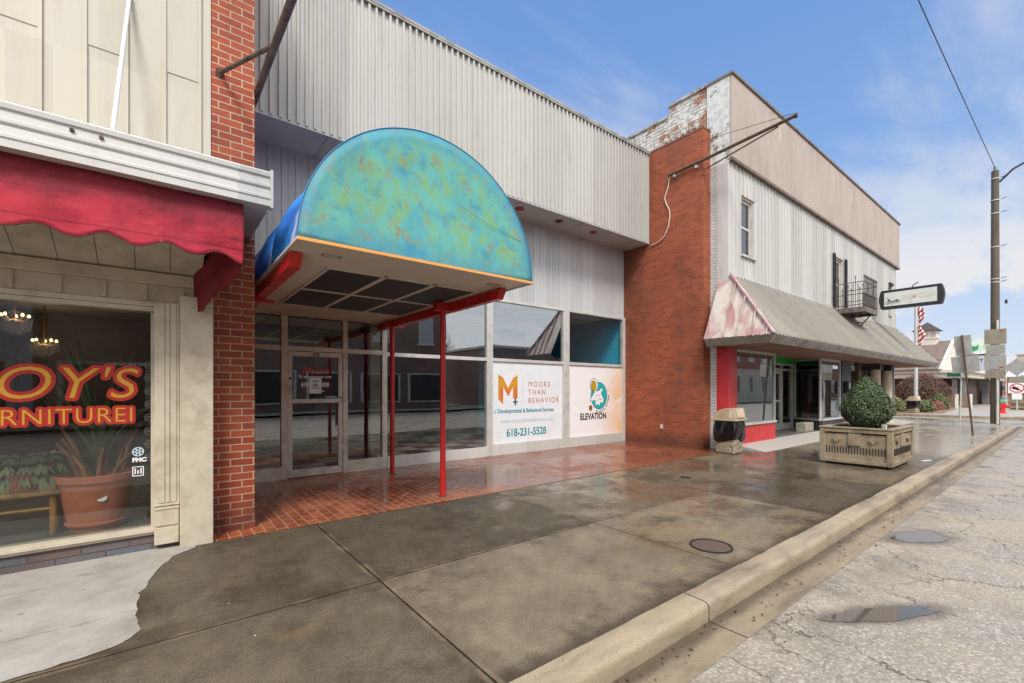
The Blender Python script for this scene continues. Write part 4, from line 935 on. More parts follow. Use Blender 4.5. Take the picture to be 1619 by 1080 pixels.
MB().box(24.64, 25.18, 5.02, 5.12, 5.94, 6.03).build('hood', DARK, C)
# ribbed mansard awning
ez, ey = 2.60, 3.92; L0, L1 = 9.98, 27.45; T0, T1, tz = 10.56, 25.86, 4.14
MR = sheet('mansard ribbed metal', (164, 158, 148), 0.45, 0.95, 9.0, 0.25, 0.35, 0.2, (102, 93, 80))
top = lambda x: Vector((x, YF - 0.005, tz)); bot = lambda x: Vector((x, ey, ez))
mb = MB()
A0, A1, B1, B0 = Vector((T0, YF - 0.005, tz)), Vector((T1, YF - 0.005, tz)), Vector((L1, ey, ez)), Vector((L0, ey, ez))
mb.poly([A0, A1, B1, B0]); mb.poly([A1, Vector((27.0, YF - 0.005, ez)), B1])
nrm = (B0 - A0).cross(A1 - A0).normalized(); nrm = nrm if nrm.y < 0 else -nrm
x = L0 + 0.1
while x < L1 - 0.05:
    # rib follows the slope, cut off by the two hips
    tmax = 1.0
    if x < T0: tmax = (x - L0) / (T0 - L0)
    if x > T1: tmax = (L1 - x) / (L1 - T1)
    p0 = Vector((x, ey, ez)); p1 = p0 + Vector((0, (YF - 0.005 - ey) * tmax, (tz - ez) * tmax))
    if tmax > 0.05: mb.bar(p0 + nrm * 0.016, p1 + nrm * 0.016, 0.045, 0.036, nrm)
    x += 0.19
mansard = mb.build('mansard_roof', MR, C)
n = NT('faded pink hip', (190, 180, 172), 0.55)
f = n.noise(1.5, 4, 0.55, n.sc(n.pos(), (1, 1.6, 0.6)), dist=0.8); s = n.sep(n.pos())
n.set('Base Color', n.mix(n.math('MULTIPLY', n.step(f, 0.42, 0.6), 0.65), (186, 177, 168), (144, 60, 78))); HIP = n.m
Bk = Vector((9.80, YF + 0.25, ez)); 
mb = MB().poly([A0 + Vector((0, 0.25, 0)), A0, B0, Bk])
hn = (B0 - A0).cross(Bk - A0).normalized(); hn = hn if hn.x < 0 else -hn
for k in range(4):
    p0 = B0.lerp(Bk, (k + 0.5) / 5); p1 = p0 + (A0 - p0) * 1.0
    q = B0.lerp(Bk, (k + 0.5) / 5); t_ = (k + 0.5) / 5
    p1 = B0.lerp(A0, t_) if False else q + Vector((A0.x - L0, 0, tz - ez)) * (0.06 + t_ * 0.90)
    p1 = Vector((q.x + (A0.x - q.x) * min(1, (q.y - ey) / (YF - ey)), q.y, ez + (tz - ez) * min(1, (q.y - ey) / (YF - ey))))
    mb.bar(q + hn * 0.01, p1 + hn * 0.01, 0.03, 0.024, hn)
mb.build('hip_end', HIP, mansard)
mb = MB()
mb.bar(B0 + Vector((-0.01, -0.012, 0.015)), A0 + Vector((-0.01, -0.02, 0.02)), 0.10, 0.03, nrm)
mb.build('hip_cap', dirty('pink grey cap', (192, 170, 170), 0.5, amt=0.5, scale=3, dark=(176, 110, 124)), mansard)
MB().box(T0, T1, YF - 0.03, YF + 0.01, tz - 0.02, tz + 0.05).build('flashing', SIDING2, mansard)
# slanted ribbed lip under the eave
LIP = dirty('mansard lip', (150, 146, 140), 0.5, amt=0.4, scale=2, dark=(104, 98, 90))
mb = MB(); l0 = Vector((L0, ey, ez - 0.005)); l1 = Vector((L1, ey, ez - 0.005)); m0 = Vector((L0 + 0.12, ey + 0.12, ez - 0.17)); m1 = Vector((L1 - 0.12, ey + 0.12, ez - 0.17))
b0_ = Vector((9.80, YF + 0.25, ez - 0.005)); c0_ = Vector((9.93, YF + 0.25, ez - 0.17))
mb.poly([l0, l1, m1, m0]); mb.poly([b0_, l0, m0, c0_])
x = L0 + 0.1
while x < L1 - 0.1:
    mb.bar((x, ey - 0.008, ez - 0.012), (x, ey + 0.105, ez - 0.165), 0.034, 0.02, (0, -1, -0.7)); x += 0.145
for k in range(9):
    q = l0.lerp(b0_, (k + 0.5) / 9); r = m0.lerp(c0_, (k + 0.5) / 9); mb.bar(q + Vector((-0.008, 0, 0)), r + Vector((-0.008, 0, 0)), 0.034, 0.02, (-1, 0, -0.7))
mb.build('eave_lip', LIP, mansard)
MB().poly([m0 + Vector((0, 0, 0.012)), m1 + Vector((0, 0, 0.012)), Vector((L1 - 0.12, 6.6, ez - 0.158)), Vector((9.93, 5.35, ez - 0.158)), ]).build('eave_soffit', dirty('brown soffit', (128, 88, 74), 0.7, amt=0.3, scale=3), mansard, solid=0.004)
# ---- shop front
MB().box(10.53, 10.96, 5.13, 5.42, 0.0, 2.43).box(10.53, 10.70, 5.12, 5.131, 0.0, 2.43).build('corner_post', REDW, C, bevel=0.004)
MB().box(10.97, 13.2, 5.15, 5.33, 0.05, 0.54).build('bulkhead', REDW, C, bevel=0.003)
MB().box(10.965, 13.24, 5.11, 5.36, 0.541, 0.60).build('sill', WHITEM, C, bevel=0.004)
MB().box(10.97, 11.0, 5.16, 5.22, 0.60, 2.43).box(13.16, 13.21, 5.15, 5.23, 0.60, 2.43).box(11.0, 13.16, 5.16, 5.22, 2.36, 2.43).build('window_frame', ALU, C)
MB().box(11.0, 13.16, 5.185, 5.192, 0.60, 2.36).build('window_pane', GLASS_S, C)
MB().box(11.0, 13.16, 5.24, 5.26, 2.10, 2.36).build('valance', plain('dark valance', (52, 50, 50), 0.7), C)
MB().box(13.16, 13.21, 5.231, 6.2, 0.60, 2.43).box(13.15, 13.2, 5.34, 6.2, 0.08, 0.60).build('return_panel', ALU, C)
GREEN = plain('bright green paint', (30, 150, 36), 0.6)
MB().box(13.1, 17.6, 5.2, 6.4, 2.445, 2.47).box(13.22, 17.3, 6.05, 6.07, 2.30, 2.44).build('vestibule_ceiling', GREEN, C)
MB().box(13.2, 17.4, 5.2, 6.3, 0.04, 0.105).build('threshold', dirty('grey threshold', (110, 106, 102), 0.5, amt=0.4), C)
# door and sidelight at the back of the vestibule
dy = 6.15
d = MB().box(15.05, 15.15, dy, dy + 0.06, 0.105, 2.05).box(16.12, 16.22, dy, dy + 0.06, 0.105, 2.05).box(15.15, 16.12, dy, dy + 0.06, 1.95, 2.05).box(15.15, 16.12, dy, dy + 0.06, 0.105, 0.32).box(15.15, 16.12, dy, dy + 0.06, 1.02, 1.09).build('door', ALU, C)
MB().box(15.15, 16.12, dy + 0.025, dy + 0.032, 0.32, 1.95).build('door_pane', GLASS_S, d)
MB().box(15.2, 15.24, dy - 0.06, dy, 0.95, 1.25).build('handle', ALU, d)
MB().box(13.22, 15.0, dy, dy + 0.05, 0.105, 0.2).box(14.95, 15.045, dy - 0.02, dy + 0.07, 0.105, 2.3).box(16.225, 16.3, dy - 0.02, dy + 0.07, 0.105, 2.3).box(13.22, 17.2, dy - 0.01, dy + 0.06, 2.06, 2.13).box(13.22, 17.2, dy - 0.01, dy + 0.06, 2.24, 2.30).box(17.12, 17.2, dy - 0.02, dy + 0.07, 0.105, 2.3).box(16.3, 17.12, dy, dy + 0.05, 0.105, 0.3).build('door_frame', ALU, C)
MB().box(13.22, 14.95, dy + 0.02, dy + 0.027, 0.2, 2.06).build('window_pane', GLASS_S, C)
MB().box(16.3, 17.12, dy + 0.02, dy + 0.027, 0.3, 2.06).build('window_pane', GLASS_S, C)
# splayed show window
pA, pB = Vector((17.2, 6.1, 0)), Vector((16.72, 5.17, 0))
BULK = dirty('charcoal bulkhead', (62, 64, 68), 0.6, amt=0.3, scale=3)
def slab(p, q, z0, z1, th, m, nm):
    d_ = (q - p).normalized(); nn = Vector((-d_.y, d_.x, 0)) * th / 2
    c_ = [p - nn, q - nn, q + nn, p + nn]
    return MB().hexa([(a.x, a.y, z0) for a in c_] + [(a.x, a.y, z1) for a in c_]).build(nm, m, C)
slab(pA, pB, 0.06, 0.42, 0.08, BULK, 'bulkhead'); slab(pA, pB, 0.42, 0.48, 0.13, WHITEM, 'sill'); slab(pA, pB, 0.48, 2.44, 0.008, glass('side shop glass', (226, 226, 224), 1.7), 'window_pane')
slab(pA, pA.lerp(pB, 0.04), 0.48, 2.44, 0.06, ALU, 'window_frame'); slab(pB.lerp(pA, 0.04), pB, 0.48, 2.44, 0.07, ALU, 'window_frame'); slab(pA, pB, 2.38, 2.44, 0.05, ALU, 'window_frame')
MB().box(16.73, 18.62, 5.14, 5.3, 0.05, 0.42).build('bulkhead', BULK, C); MB().box(16.72, 18.64, 5.10, 5.32, 0.42, 0.48).build('sill', WHITEM, C)
MB().box(18.52, 18.6, 5.15, 5.22, 0.48, 2.44).box(16.74, 18.52, 5.15, 5.22, 2.37, 2.44).build('window_frame', ALU, C)
MB().box(16.76, 18.52, 5.185, 5.192, 0.48, 2.37).build('window_pane', GLASS_S, C)
MB().box(16.9, 18.5, 5.24, 5.26, 2.12, 2.37).build('valance', plain('dark valance', (52, 50, 50), 0.7), C)
MB().box(18.64, 19.62, 5.12, 5.4, 0.0, 2.45).build('corner_post', dirty('slate column', (58, 62, 72), 0.5, amt=0.2), C, bevel=0.01)
MB().box(18.64, 19.3, 4.95, 5.119, 0.0, 0.36).build('brick_step', BRICK_F2, C)
# second shop: panelled door, columns, lit windows
d = MB().box(19.64, 20.6, 5.5, 5.56, 0.1, 2.1).build('door', dirty('buff door', (206, 170, 122), 0.5, amt=0.1), C)
arcp = [(20.12 + 0.19 * math.cos(math.pi * i / 16), 1.55 + 0.42 * math.sin(math.pi * i / 16)) for i in range(17)]
MB().prism(arcp, 'y', 5.49, 5.5).build('light_frame', WHITEM, d); MB().prism([(20.12 + (a - 20.12) * 0.72, 1.57 + (b - 1.55) * 0.8) for a, b in arcp], 'y', 5.487, 5.4899).build('light_pane', DARK, d)
MB().box(19.64, 20.75, 5.3, 5.5, 2.12, 2.44).build('lintel', dirty('grey fascia', (150, 150, 152), 0.5), C)
pts = [(19.62 + 1.1 * i / 12, 2.1 + 0.16 * math.sin(math.pi * i / 12)) for i in range(13)] + [(20.72, 2.32), (19.62, 2.32)]
MB().prism(pts, 'y', 5.27, 5.2999).build('arch_trim', WHITEM, C)
MB().box(20.62, 20.9, 5.15, 5.5, 0.0, 2.44).build('wall_strip', dirty('dark brown post', (70, 52, 42), 0.6), C)
MB().box(20.9, 22.0, 5.2, 5.21, 0.5, 2.44).build('window_pane', GLASS_S, C); MB().box(20.9, 22.0, 5.15, 5.28, 0.0, 0.5).build('bulkhead', dirty('buff panel', (176, 166, 150), 0.6), C)
COLM = dirty('buff column', (196, 180, 160), 0.6, amt=0.2, scale=3)
for x in (22.15, 23.85):
    k_ = MB().lathe([(0.24, 0.0), (0.24, 0.12), (0.19, 0.16), (0.18, 1.2), (0.17, 2.2), (0.0, 2.2)], (x, 5.0, 0.0), 24).build('column', COLM, C, smooth=True)
    MB().box(x - 0.22, x + 0.22, 4.8, 5.2, 2.2, 2.44).build('capital', DARK, k_)
MB().box(22.0, 23.9, 5.9, 6.0, 0.0, 2.44).build('recess_wall', dirty('dim recess', (84, 76, 72), 0.7), C)
d = MB().box(22.6, 23.5, 5.84, 5.9, 0.05, 2.05).build('door', plain('dark door', (46, 40, 40), 0.5), C); MB().box(22.75, 23.35, 5.83, 5.84, 0.4, 1.9).build('door_pane', GLASS_S, d)
n = NT('window film of blue glass art', (200, 210, 216), 0.3); n.set('Base Color', n.ramp(n.noise(2.2, 4, 0.6, n.sc(n.pos(), (1, 1, 0.6)), dist=1.2), [(0.38, (226, 228, 228)), (0.5, (200, 212, 218)), (0.6, (110, 146, 168)), (0.7, (186, 204, 214))]))
MB().box(24.1, 25.8, 5.21, 5.22, 0.3, 2.40).build('window_film', n.m, C); MB().box(24.1, 25.8, 5.19, 5.2, 0.3, 2.40).build('window_pane', GLASS, C)
MB().box(24.05, 24.1, 5.15, 5.25, 0.0, 2.44).box(25.8, 25.86, 5.15, 5.25, 0.0, 2.44).box(24.1, 25.8, 5.15, 5.25, 0.0, 0.3).box(24.1, 25.8, 5.15, 5.25, 2.40, 2.44).build('window_frame', ALU, C)
MB().box(25.62, 25.86, 5.26, 18, 0, 6.9).box(10.92, 25.6, 8.6, 8.7, 0, 6.9).build('rear_wall', BRICK_F, C)
MB().box(10.92, 25.6, 5.7, 8.6, 2.5, 2.6).box(10.92, 26.1, 5.67, 18, 7.9, 8.0).build('roof', DARK, C)
MB().box(10.92, 25.6, 5.4, 8.6, 0.0, 0.06).build('interior_floor', ROOM, C)
# shop display seen through the glass
ob = thing('display_rack', 'reddish wooden slatted rack standing behind the splayed cycle shop window', 'rack', (17.75, 5.9, 0.06))
mb = MB()
for k in range(6): mb.bar((17.5 + k * 0.12, 5.75 + k * 0.06, 0.06), (17.5 + k * 0.12, 5.75 + k * 0.06, 1.25), 0.04, 0.04, (1, 0, 0))
mb.bar((17.45, 5.72, 0.5), (18.15, 6.07, 0.5), 0.03, 0.06); mb.bar((17.45, 5.72, 1.1), (18.15, 6.07, 1.1), 0.03, 0.06)
mb.build('slat', dirty('red brown wood', (150, 74, 56), 0.6), ob)

# payphone on the slate column
t = thing('payphone', 'black wall payphone with a grey handset plate on the slate column', 'payphone', (18.9, 5.1, 1.5))
MB().box(18.78, 19.02, 4.98, 5.119, 1.30, 1.72).build('housing', BLACK, t, bevel=0.02)
MB().box(18.84, 18.96, 4.965, 4.98, 1.42, 1.66).build('face_plate', ALU, t, bevel=0.005)
MB().box(18.82, 19.02, 5.0, 5.119, 0.70, 1.05).build('shelf', plain('pale blue sign', (176, 196, 210), 0.5), t, bevel=0.01)
# concrete block by the door
t = thing('concrete_block', 'pale grooved concrete block on the shop threshold against the charcoal bulkhead', 'block', (16.3, 5.5, 0.105))
mb = MB().box(15.75, 16.5, 5.3, 5.55, 0.106, 0.38)
for k in range(9): mb.box(15.74 + k * 0.082, 15.74 + k * 0.082 + 0.05, 5.285, 5.301, 0.13, 0.36)
mb.build('body', dirty('pale block', (176, 168, 154), 0.8, amt=0.3, scale=9, bump=0.3), t, bevel=0.01)

# ------------------------------------------------------------------ iron balcony
IRON = dirty('weathered iron', (70, 66, 62), 0.7, amt=0.4, scale=8, dark=(96, 72, 54))
T = thing('balcony', 'small weathered iron balcony with spiked railings below the upper window', 'balcony', (18.2, 4.7, 4.0))
bx0, bx1, by0, by1, bz = 17.55, 18.95, 4.24, 5.09, 4.02
mb = MB().box(bx0, bx1, by0, by1, bz, bz + 0.05)
mb.box(bx0 - 0.02, bx0 + 0.03, by0 - 0.02, by1, bz - 0.10, bz + 0.06).box(bx0, bx1, by0 - 0.03, by0 + 0.02, bz - 0.10, bz + 0.06).box(bx1 - 0.03, bx1 + 0.02, by0 - 0.02, by1, bz - 0.10, bz + 0.06)
mb.build('platform', dirty('grey weathered deck', (112, 104, 96), 0.8, amt=0.5, scale=6), T)
mb = MB(); zt, zm, zb_ = bz + 0.86, bz + 0.48, bz + 0.14
for zz in (zt, zm, zb_):
    mb.tube([(bx0, by1, zz), (bx0, by0, zz), (bx1, by0, zz), (bx1, by1, zz)], 0.014, 6)
def spike(x, y, h): mb.tube([(x, y, bz), (x, y, bz + h), (x, y, bz + h + 0.03), (x, y, bz + h + 0.11)], [0.009, 0.009, 0.02, 0.002], 6)
for k in range(8): spike(bx0, by1 - 0.06 - k * (by1 - by0 - 0.06) / 7, 0.98 if k % 2 else 0.6)
for k in range(1, 13): spike(bx0 + k * (bx1 - bx0) / 12, by0, 0.98)
for k in range(6): spike(bx1, by1 - 0.06 - k * 0.14, 0.98)
mb.build('railing', IRON, T)
MB().box(bx0 + 0.02, bx1 - 0.05, by0 + 0.02, by0 + 0.05, bz + 0.05, bz + 0.52).build('slat_panel', dirty('grey boards', (128, 118, 108), 0.8, amt=0.5, scale=5), T)
for px in (17.56, 18.76):
    mb = MB()
    for q in (0, 0.13): mb.box(px + q, px + q + 0.03, 5.04, 5.08, bz, 5.98)
    for k in range(9): mb.box(px + 0.03, px + 0.13, 5.045, 5.075, bz + 0.2 + k * 0.21, bz + 0.22 + k * 0.21)
    mb.build('ladder_frame', BLACK, T)
for px in (17.7, 18.8):
    MB().tube([(px, by1, 3.35), (px, 4.92, 3.42), (px, 4.62, 3.62), (px, 4.40, 3.90), (px, 4.34, 3.93)], 0.02, 8).build('brace', IRON, T, smooth=True)
    MB().tube([(px, 5.09, 3.62), (px, 4.9, 3.72), (px, 4.7, 3.74), (px, 4.58, 3.70)], 0.015, 8).build('scroll', IRON, T, smooth=True)

# ------------------------------------------------------------------ hanging shop sign
T = thing('hanging_sign', 'long black framed sign for the cycle shop jutting out from the pale wall', 'shop sign', (22.2, 4.0, 4.95))
sx_ = 22.2
def curvebox(y0, y1, z0, z1, x0, x1):
    pts = []
    for i in range(9): t_ = i / 8; pts.append((y1 + 0.07 * math.sin(math.pi * t_), z0 + (z1 - z0) * t_))
    for i in range(9): t_ = i / 8; pts.append((y0 - 0.07 * math.sin(math.pi * t_), z1 + (z0 - z1) * t_))
    return MB().prism(pts, 'x', x0, x1)
curvebox(3.08, 4.80, 4.54, 5.26, sx_ - 0.14, sx_ + 0.14).build('cabinet', plain('black sign cabinet', (34, 32, 34), 0.45), T, bevel=0.01)
MB().box(sx_ - 0.15, sx_ - 0.1401, 3.20, 4.70, 4.64, 5.16).build('face_panel', dirty('pale sign face', (204, 208, 204), 0.4, amt=0.12), T)
text('SALEM CYCLES', 0.235, (sx_ - 0.152, 4.16, 4.84), plain('faded beige letters', (196, 186, 170), 0.5), T, ux=(0, -1, 0), sx=0.585, off=0.008)
mb = MB()
for cy, cz, r_ in ((4.60, 4.76, 0.055), (4.47, 4.76, 0.055), (4.36, 4.78, 0.05), (4.27, 4.78, 0.05)):
    for i in range(14):
        a = 2 * math.pi * i / 14; b = 2 * math.pi * (i + 1) / 14
        mb.bar((sx_ - 0.1525, cy + r_ * math.cos(a), cz + r_ * math.sin(a)), (sx_ - 0.1525, cy + r_ * math.cos(b), cz + r_ * math.sin(b)), 0.014, 0.004, (1, 0, 0))
for p, q in (((4.60, 4.76), (4.53, 4.87)), ((4.53, 4.87), (4.47, 4.76)), ((4.53, 4.87), (4.60, 4.92)), ((4.36, 4.78), (4.31, 4.87)), ((4.31, 4.87), (4.27, 4.78)), ((4.56, 4.83), (4.60, 4.97)), ((4.33, 4.86), (4.40, 4.83)), ((4.47, 4.78), (4.40, 4.82))):
    mb.bar((sx_ - 0.1525, p[0], p[1]), (sx_ - 0.1525, q[0], q[1]), 0.022, 0.004, (1, 0, 0))
mb.build('bicycle_logo', plain('faded black print', (70, 72, 74), 0.5), T)
mb = MB().tube([(sx_, 5.09, 5.32), (sx_, 4.95, 5.32), (sx_, 4.95, 4.48), (sx_, 5.09, 4.48)], 0.02, 8).tube([(sx_, 4.95, 5.2), (sx_, 4.83, 5.18)], 0.018, 8).tube([(sx_, 4.95, 4.6), (sx_, 4.83, 4.62)], 0.018, 8)
mb.build('wall_bracket', ALU, T)
MB().tube([(sx_, 3.9, 5.26), (sx_, 3.9, 5.33), (sx_ - 0.2, 3.7, 5.40)], 0.016, 6).build('lamp_arm', BLACK, T)
MB().tube([(sx_, 4.85, 4.5), (sx_ - 0.9, 5.09, 4.52)], 0.01, 6).build('stay', ALU, T)

# ------------------------------------------------------------------ trash cans
def m_agg():
    n = NT('pebble aggregate', (160, 146, 122), 0.8); g = n.sep(n.vor(46, n.obj(), out='Color'))[0]; d_ = n.vor(46, n.obj())
    n.set('Base Color', n.mix(n.step(d_, 0.3, 0.7), n.ramp(g, [(0.0, (96, 76, 56)), (0.4, (176, 160, 134)), (1.0, (214, 204, 186))]), (120, 106, 86))); n.bump(n.math('MULTIPLY', d_, -1.0), 0.7, 0.008)
    return n.m
AGG = m_agg(); BEIGE = dirty('beige plastic', (176, 156, 128), 0.5, amt=0.25, scale=5); BAG = NT('black bin bag', (14, 14, 16), 0.22, 0.0, 0.6).m
def trash(label, loc, grp):
    t = thing('trash_can', label, 'trash can', loc, grp, world=False)
    MB().box(-0.215, 0.215, -0.215, 0.215, 0.0, 0.76).build('body', AGG, t, bevel=0.04)
    def bag(tt, j, z): return 1 + 0.05 * noise.noise((math.cos(tt) * 2.2, math.sin(tt) * 2.2, z * 5)) + 0.035 * noise.noise((math.cos(tt) * 6 + z * 4, math.sin(tt) * 6, z * 9))
    def sq(tt): return 1.0 / max(abs(math.cos(tt)), abs(math.sin(tt))) ** 0.86
    zs = [0.30, 0.31, 0.34, 0.38, 0.43, 0.48, 0.53, 0.58, 0.63, 0.68, 0.72, 0.76]
    mb = MB(); N = 72; vs = []; fs = []
    for j, z in enumerate(zs):
        for k in range(N):
            tt = 2 * math.pi * k / N; q = j / (len(zs) - 1)
            rr = (0.232 + 0.03 * math.sin(q * math.pi)) * sq(tt) * bag(tt, j, z)
            zz = z - (1 - q) * (0.07 * noise.noise((math.cos(tt) * 1.4, math.sin(tt) * 1.4, 3)) + 0.05 * math.cos(2 * tt + 0.6)) + 0.012 * noise.noise((tt * 5, z * 12, 1))
            vs.append((rr * math.cos(tt), rr * math.sin(tt), zz))
    for j in range(len(zs) - 1):
        for k in range(N): fs.append((j * N + k, j * N + (k + 1) % N, (j + 1) * N + (k + 1) % N, (j + 1) * N + k))
    mb.add(vs, fs); mb.build('bag', BAG, t, smooth='all')
    hd = MB().box(-0.285, 0.285, -0.285, 0.285, 0.735, 0.785)
    pr = [(0.26, 0.785)] + [(-0.12 + 0.38 * math.cos(a), 0.785 + 0.235 * math.sin(a)) for a in [math.pi / 2 * i / 10 for i in range(1, 11)]] + [(-0.21, 1.02), (-0.255, 0.785)]
    hd.prism(pr, 'x', -0.245, 0.245)
    h = hd.build('hood', BEIGE, t, bevel=0.012)
    MB().prism([(-0.218, 1.0), (-0.256, 0.81), (-0.272, 0.81), (-0.232, 1.0)], 'x', -0.17, 0.17).build('flap', dirty('pale flap', (196, 178, 152), 0.5), h, bevel=0.006)
    MB().box(-0.252, -0.2452, -0.20, -0.11, 0.80, 0.985).build('side_label', dirty('pale label', (206, 192, 170), 0.5), h)
    return t
tc = trash('beige hooded trash can with a sagging black bag, beside the right brick pier', (10.14, 4.92, 0.0), 'hooded trash cans on the pavement')
dup(tc, (35.6, 6.2, 0.0), R(-14), 'pale hooded trash can far across the side street, before the clipped bushes', 1.0)

# ------------------------------------------------------------------ planters
STONE = dirty('cast tan stone', (146, 131, 106), 0.75, amt=0.5, scale=4, dark=(92, 82, 64), bump=0.25)
def planter(label, loc, rot, grp):
    t = thing('planter', label, 'planter', loc, grp, world=False, rot=rot)
    w, dd, h = 0.80, 0.56, 0.70
    mb = MB()
    for sx in (-1, 1):
        for sy in (-1, 1): mb.box(*sorted((sx * w, sx * (w - 0.085))), *sorted((sy * dd, sy * (dd - 0.085))), 0.05, h)
    for sy in (-1, 1):
        for z0, z1 in ((0.05, 0.125), (h - 0.075, h - 0.001)): mb.box(-w + 0.085, w - 0.085, *sorted((sy * (dd - 0.004), sy * (dd - 0.08))), z0, z1)
    for sx in (-1, 1):
        for z0, z1 in ((0.05, 0.125), (h - 0.075, h - 0.001)): mb.box(*sorted((sx * (w - 0.004), sx * (w - 0.08))), -dd + 0.085, dd - 0.085, z0, z1)
    mb.build('frame', STONE, t, bevel=0.008)
    mb = MB().box(-w + 0.03, w - 0.03, -dd + 0.03, dd - 0.03, 0.06, 0.60)
    b = mb.build('panel', STONE, t)
    MB().box(-w + 0.08, w - 0.08, -dd + 0.08, dd - 0.08, 0.0, 0.06).build('foot', BLACK, t)
    # diamonds, centre plates and slotted bands on each side
    SLOT = dirty('dark slot', (56, 48, 38), 0.9)
    for axis, half, off in (('x', dd, w), ('y', w, dd)):
        for sgn in (-1, 1):
            pl = MB(); sl = MB()
            for kk, c in ((pl, None), ):
                c0 = half * 0.17
                a = (off - 0.03) * sgn; b_ = (off - 0.006) * sgn
                if axis == 'x': pl.box(*sorted((a, b_)), -c0, c0, 0.385, 0.61)
                else: pl.box(-c0, c0, *sorted((a, b_)), 0.385, 0.61)
            for m_ in (-1, 1):
                cc = m_ * half * 0.5; r_ = 0.07
                q = [(cc - r_, 0.50), (cc, 0.50 - r_), (cc + r_, 0.50), (cc, 0.50 + r_)]
                MB().prism(q, axis, a, (off + 0.004) * sgn).build('diamond', STONE, b)
            ns = int(half * 2 / 0.042) - 5
            for k in range(ns):
                cc = -half + 0.115 + k * (2 * half - 0.23) / (ns - 1)
                if axis == 'x': sl.box(*sorted((a * 0.998, (off - 0.0255) * sgn)), cc - 0.009, cc + 0.009, 0.23, 0.355)
                else: sl.box(cc - 0.009, cc + 0.009, *sorted((a * 0.998, (off - 0.0255) * sgn)), 0.23, 0.355)
            pl.build('plate', STONE, b, bevel=0.005); sl.build('slot_grille', SLOT, b)
    rim = MB().box(-w - 0.012, w + 0.012, -dd - 0.012, -dd + 0.12, h, h + 0.028).box(-w - 0.012, w + 0.012, dd - 0.12, dd + 0.012, h, h + 0.028).box(-w - 0.012, -w + 0.12, -dd + 0.12, dd - 0.12, h, h + 0.028).box(w - 0.12, w + 0.012, -dd + 0.12, dd - 0.12, h, h + 0.028).build('rim', STONE, t, bevel=0.008)
    mb = MB().box(-w + 0.1, w - 0.1, -dd + 0.1, dd - 0.1, 0.55, 0.675)
    for k in range(700):
        x, y = random.uniform(-w + 0.12, w - 0.12), random.uniform(-dd + 0.12, dd - 0.12); a = random.uniform(0, 6.3); L = random.uniform(0.01, 0.035)
        p = Vector((x, y, 0.675 + random.uniform(0.002, 0.025))); d_ = Vector((math.cos(a) * L, math.sin(a) * L, random.uniform(-0.01, 0.01))); s_ = Vector((-math.sin(a), math.cos(a), 0.2)) * L * 0.4
        mb.add([p - d_ - s_, p + d_ - s_, p + d_ + s_, p - d_ + s_], [(0, 1, 2, 3)])
    o = mb.build('mulch', dirty('bark mulch', (92, 66, 46), 0.9, amt=0.5, scale=14, dark=(44, 32, 24)), t); o['kind'] = 'stuff'
    return t
pl = planter('tan stone planter box with diamond and slot relief, holding the clipped round boxwood', (10.98, 2.61, 0.0), 0.0, 'cast stone planter boxes')
dup(pl, (47.6, 2.15, 0.02), R(90), 'tan stone planter box far down the street, behind the no left turn sign', 1.25)

def m_leaf(name, a, b, c=None, sc=30):
    n = NT(name, a, 0.42); g = n.noise(sc, 2, 0.6); big = n.noise(5, 3, 0.6)
    col = n.mix(n.step(g, 0.35, 0.68), a, b); col = n.mix(n.math('MULTIPLY', n.step(big, 0.45, 0.65), 0.5), col, c or a)
    n.set('Base Color', col); n.set('Subsurface Weight', 0.0); return n.m
def shrub(name, label, loc, rx, ry, h, prof, mat, nleaf, leaf, group=None, stem=True, twig=None, cat='bush'):
    """clipped shrub: leaves over an uneven shell around a dark twiggy core"""
    t = thing(name, label, cat, loc, group, world=False)
    mb = MB(); rnd = random.Random(hash(label) % 1000 if False else len(label) * 31 + int(loc[0] * 10))
    for k in range(nleaf):
        z = rnd.random(); a = rnd.uniform(0, 2 * math.pi); r = prof(z)
        lump = 1 + 0.15 * noise.noise((math.cos(a) * 2.2 + loc[0], math.sin(a) * 2.2, z * 4)) + 0.05 * noise.noise((math.cos(a) * 6, math.sin(a) * 6, z * 11 + loc[0]))
        dep = 1 - 0.22 * rnd.random() ** 1.6 + (0.10 * rnd.random() if rnd.random() < 0.10 else 0)
        rr = r * lump * dep; p = Vector((rx * rr * math.cos(a), ry * rr * math.sin(a), h * z * (0.985 + 0.03 * lump * dep)))
        nrm = Vector((math.cos(a), math.sin(a), 0.5 + 1.2 * (z - 0.4))).normalized() + Vector((rnd.uniform(-.8, .8), rnd.uniform(-.8, .8), rnd.uniform(-.5, .9)))
        nrm.normalize(); u = nrm.cross(Vector((rnd.uniform(-1, 1), rnd.uniform(-1, 1), rnd.uniform(-1, 1)))).normalized(); w = nrm.cross(u)
        L = leaf * rnd.uniform(0.65, 1.3); wd = L * (0.5 if not twig else 0.12)
        q = [p - u * L, p + w * wd + nrm * L * 0.12, p + u * L, p - w * wd + nrm * L * 0.12]
        mb.add(q, [(0, 1, 2, 3)])
    mb.build('foliage', mat, t, keep=True)
    pr = [(0.0, 0.02 * h)] + [(prof(i / 12) * 0.80, h * (0.03 + 0.92 * i / 12)) for i in range(13)] + [(0.0, 0.955 * h)]
    MB().lathe(pr, (0, 0, 0), 20, rx, ry, lambda tt, j, z: 1 + 0.15 * noise.noise((math.cos(tt) * 2.2 + loc[0], math.sin(tt) * 2.2, z / h * 4))).build('inner_twigs', dirty('twiggy core', (34, 38, 24), 0.95, amt=0.3), t, smooth=True)
    if stem: MB().cyl((0, 0, -0.02), (0, 0, h * 0.3), 0.03).build('stem', STEMM, t)
    return t
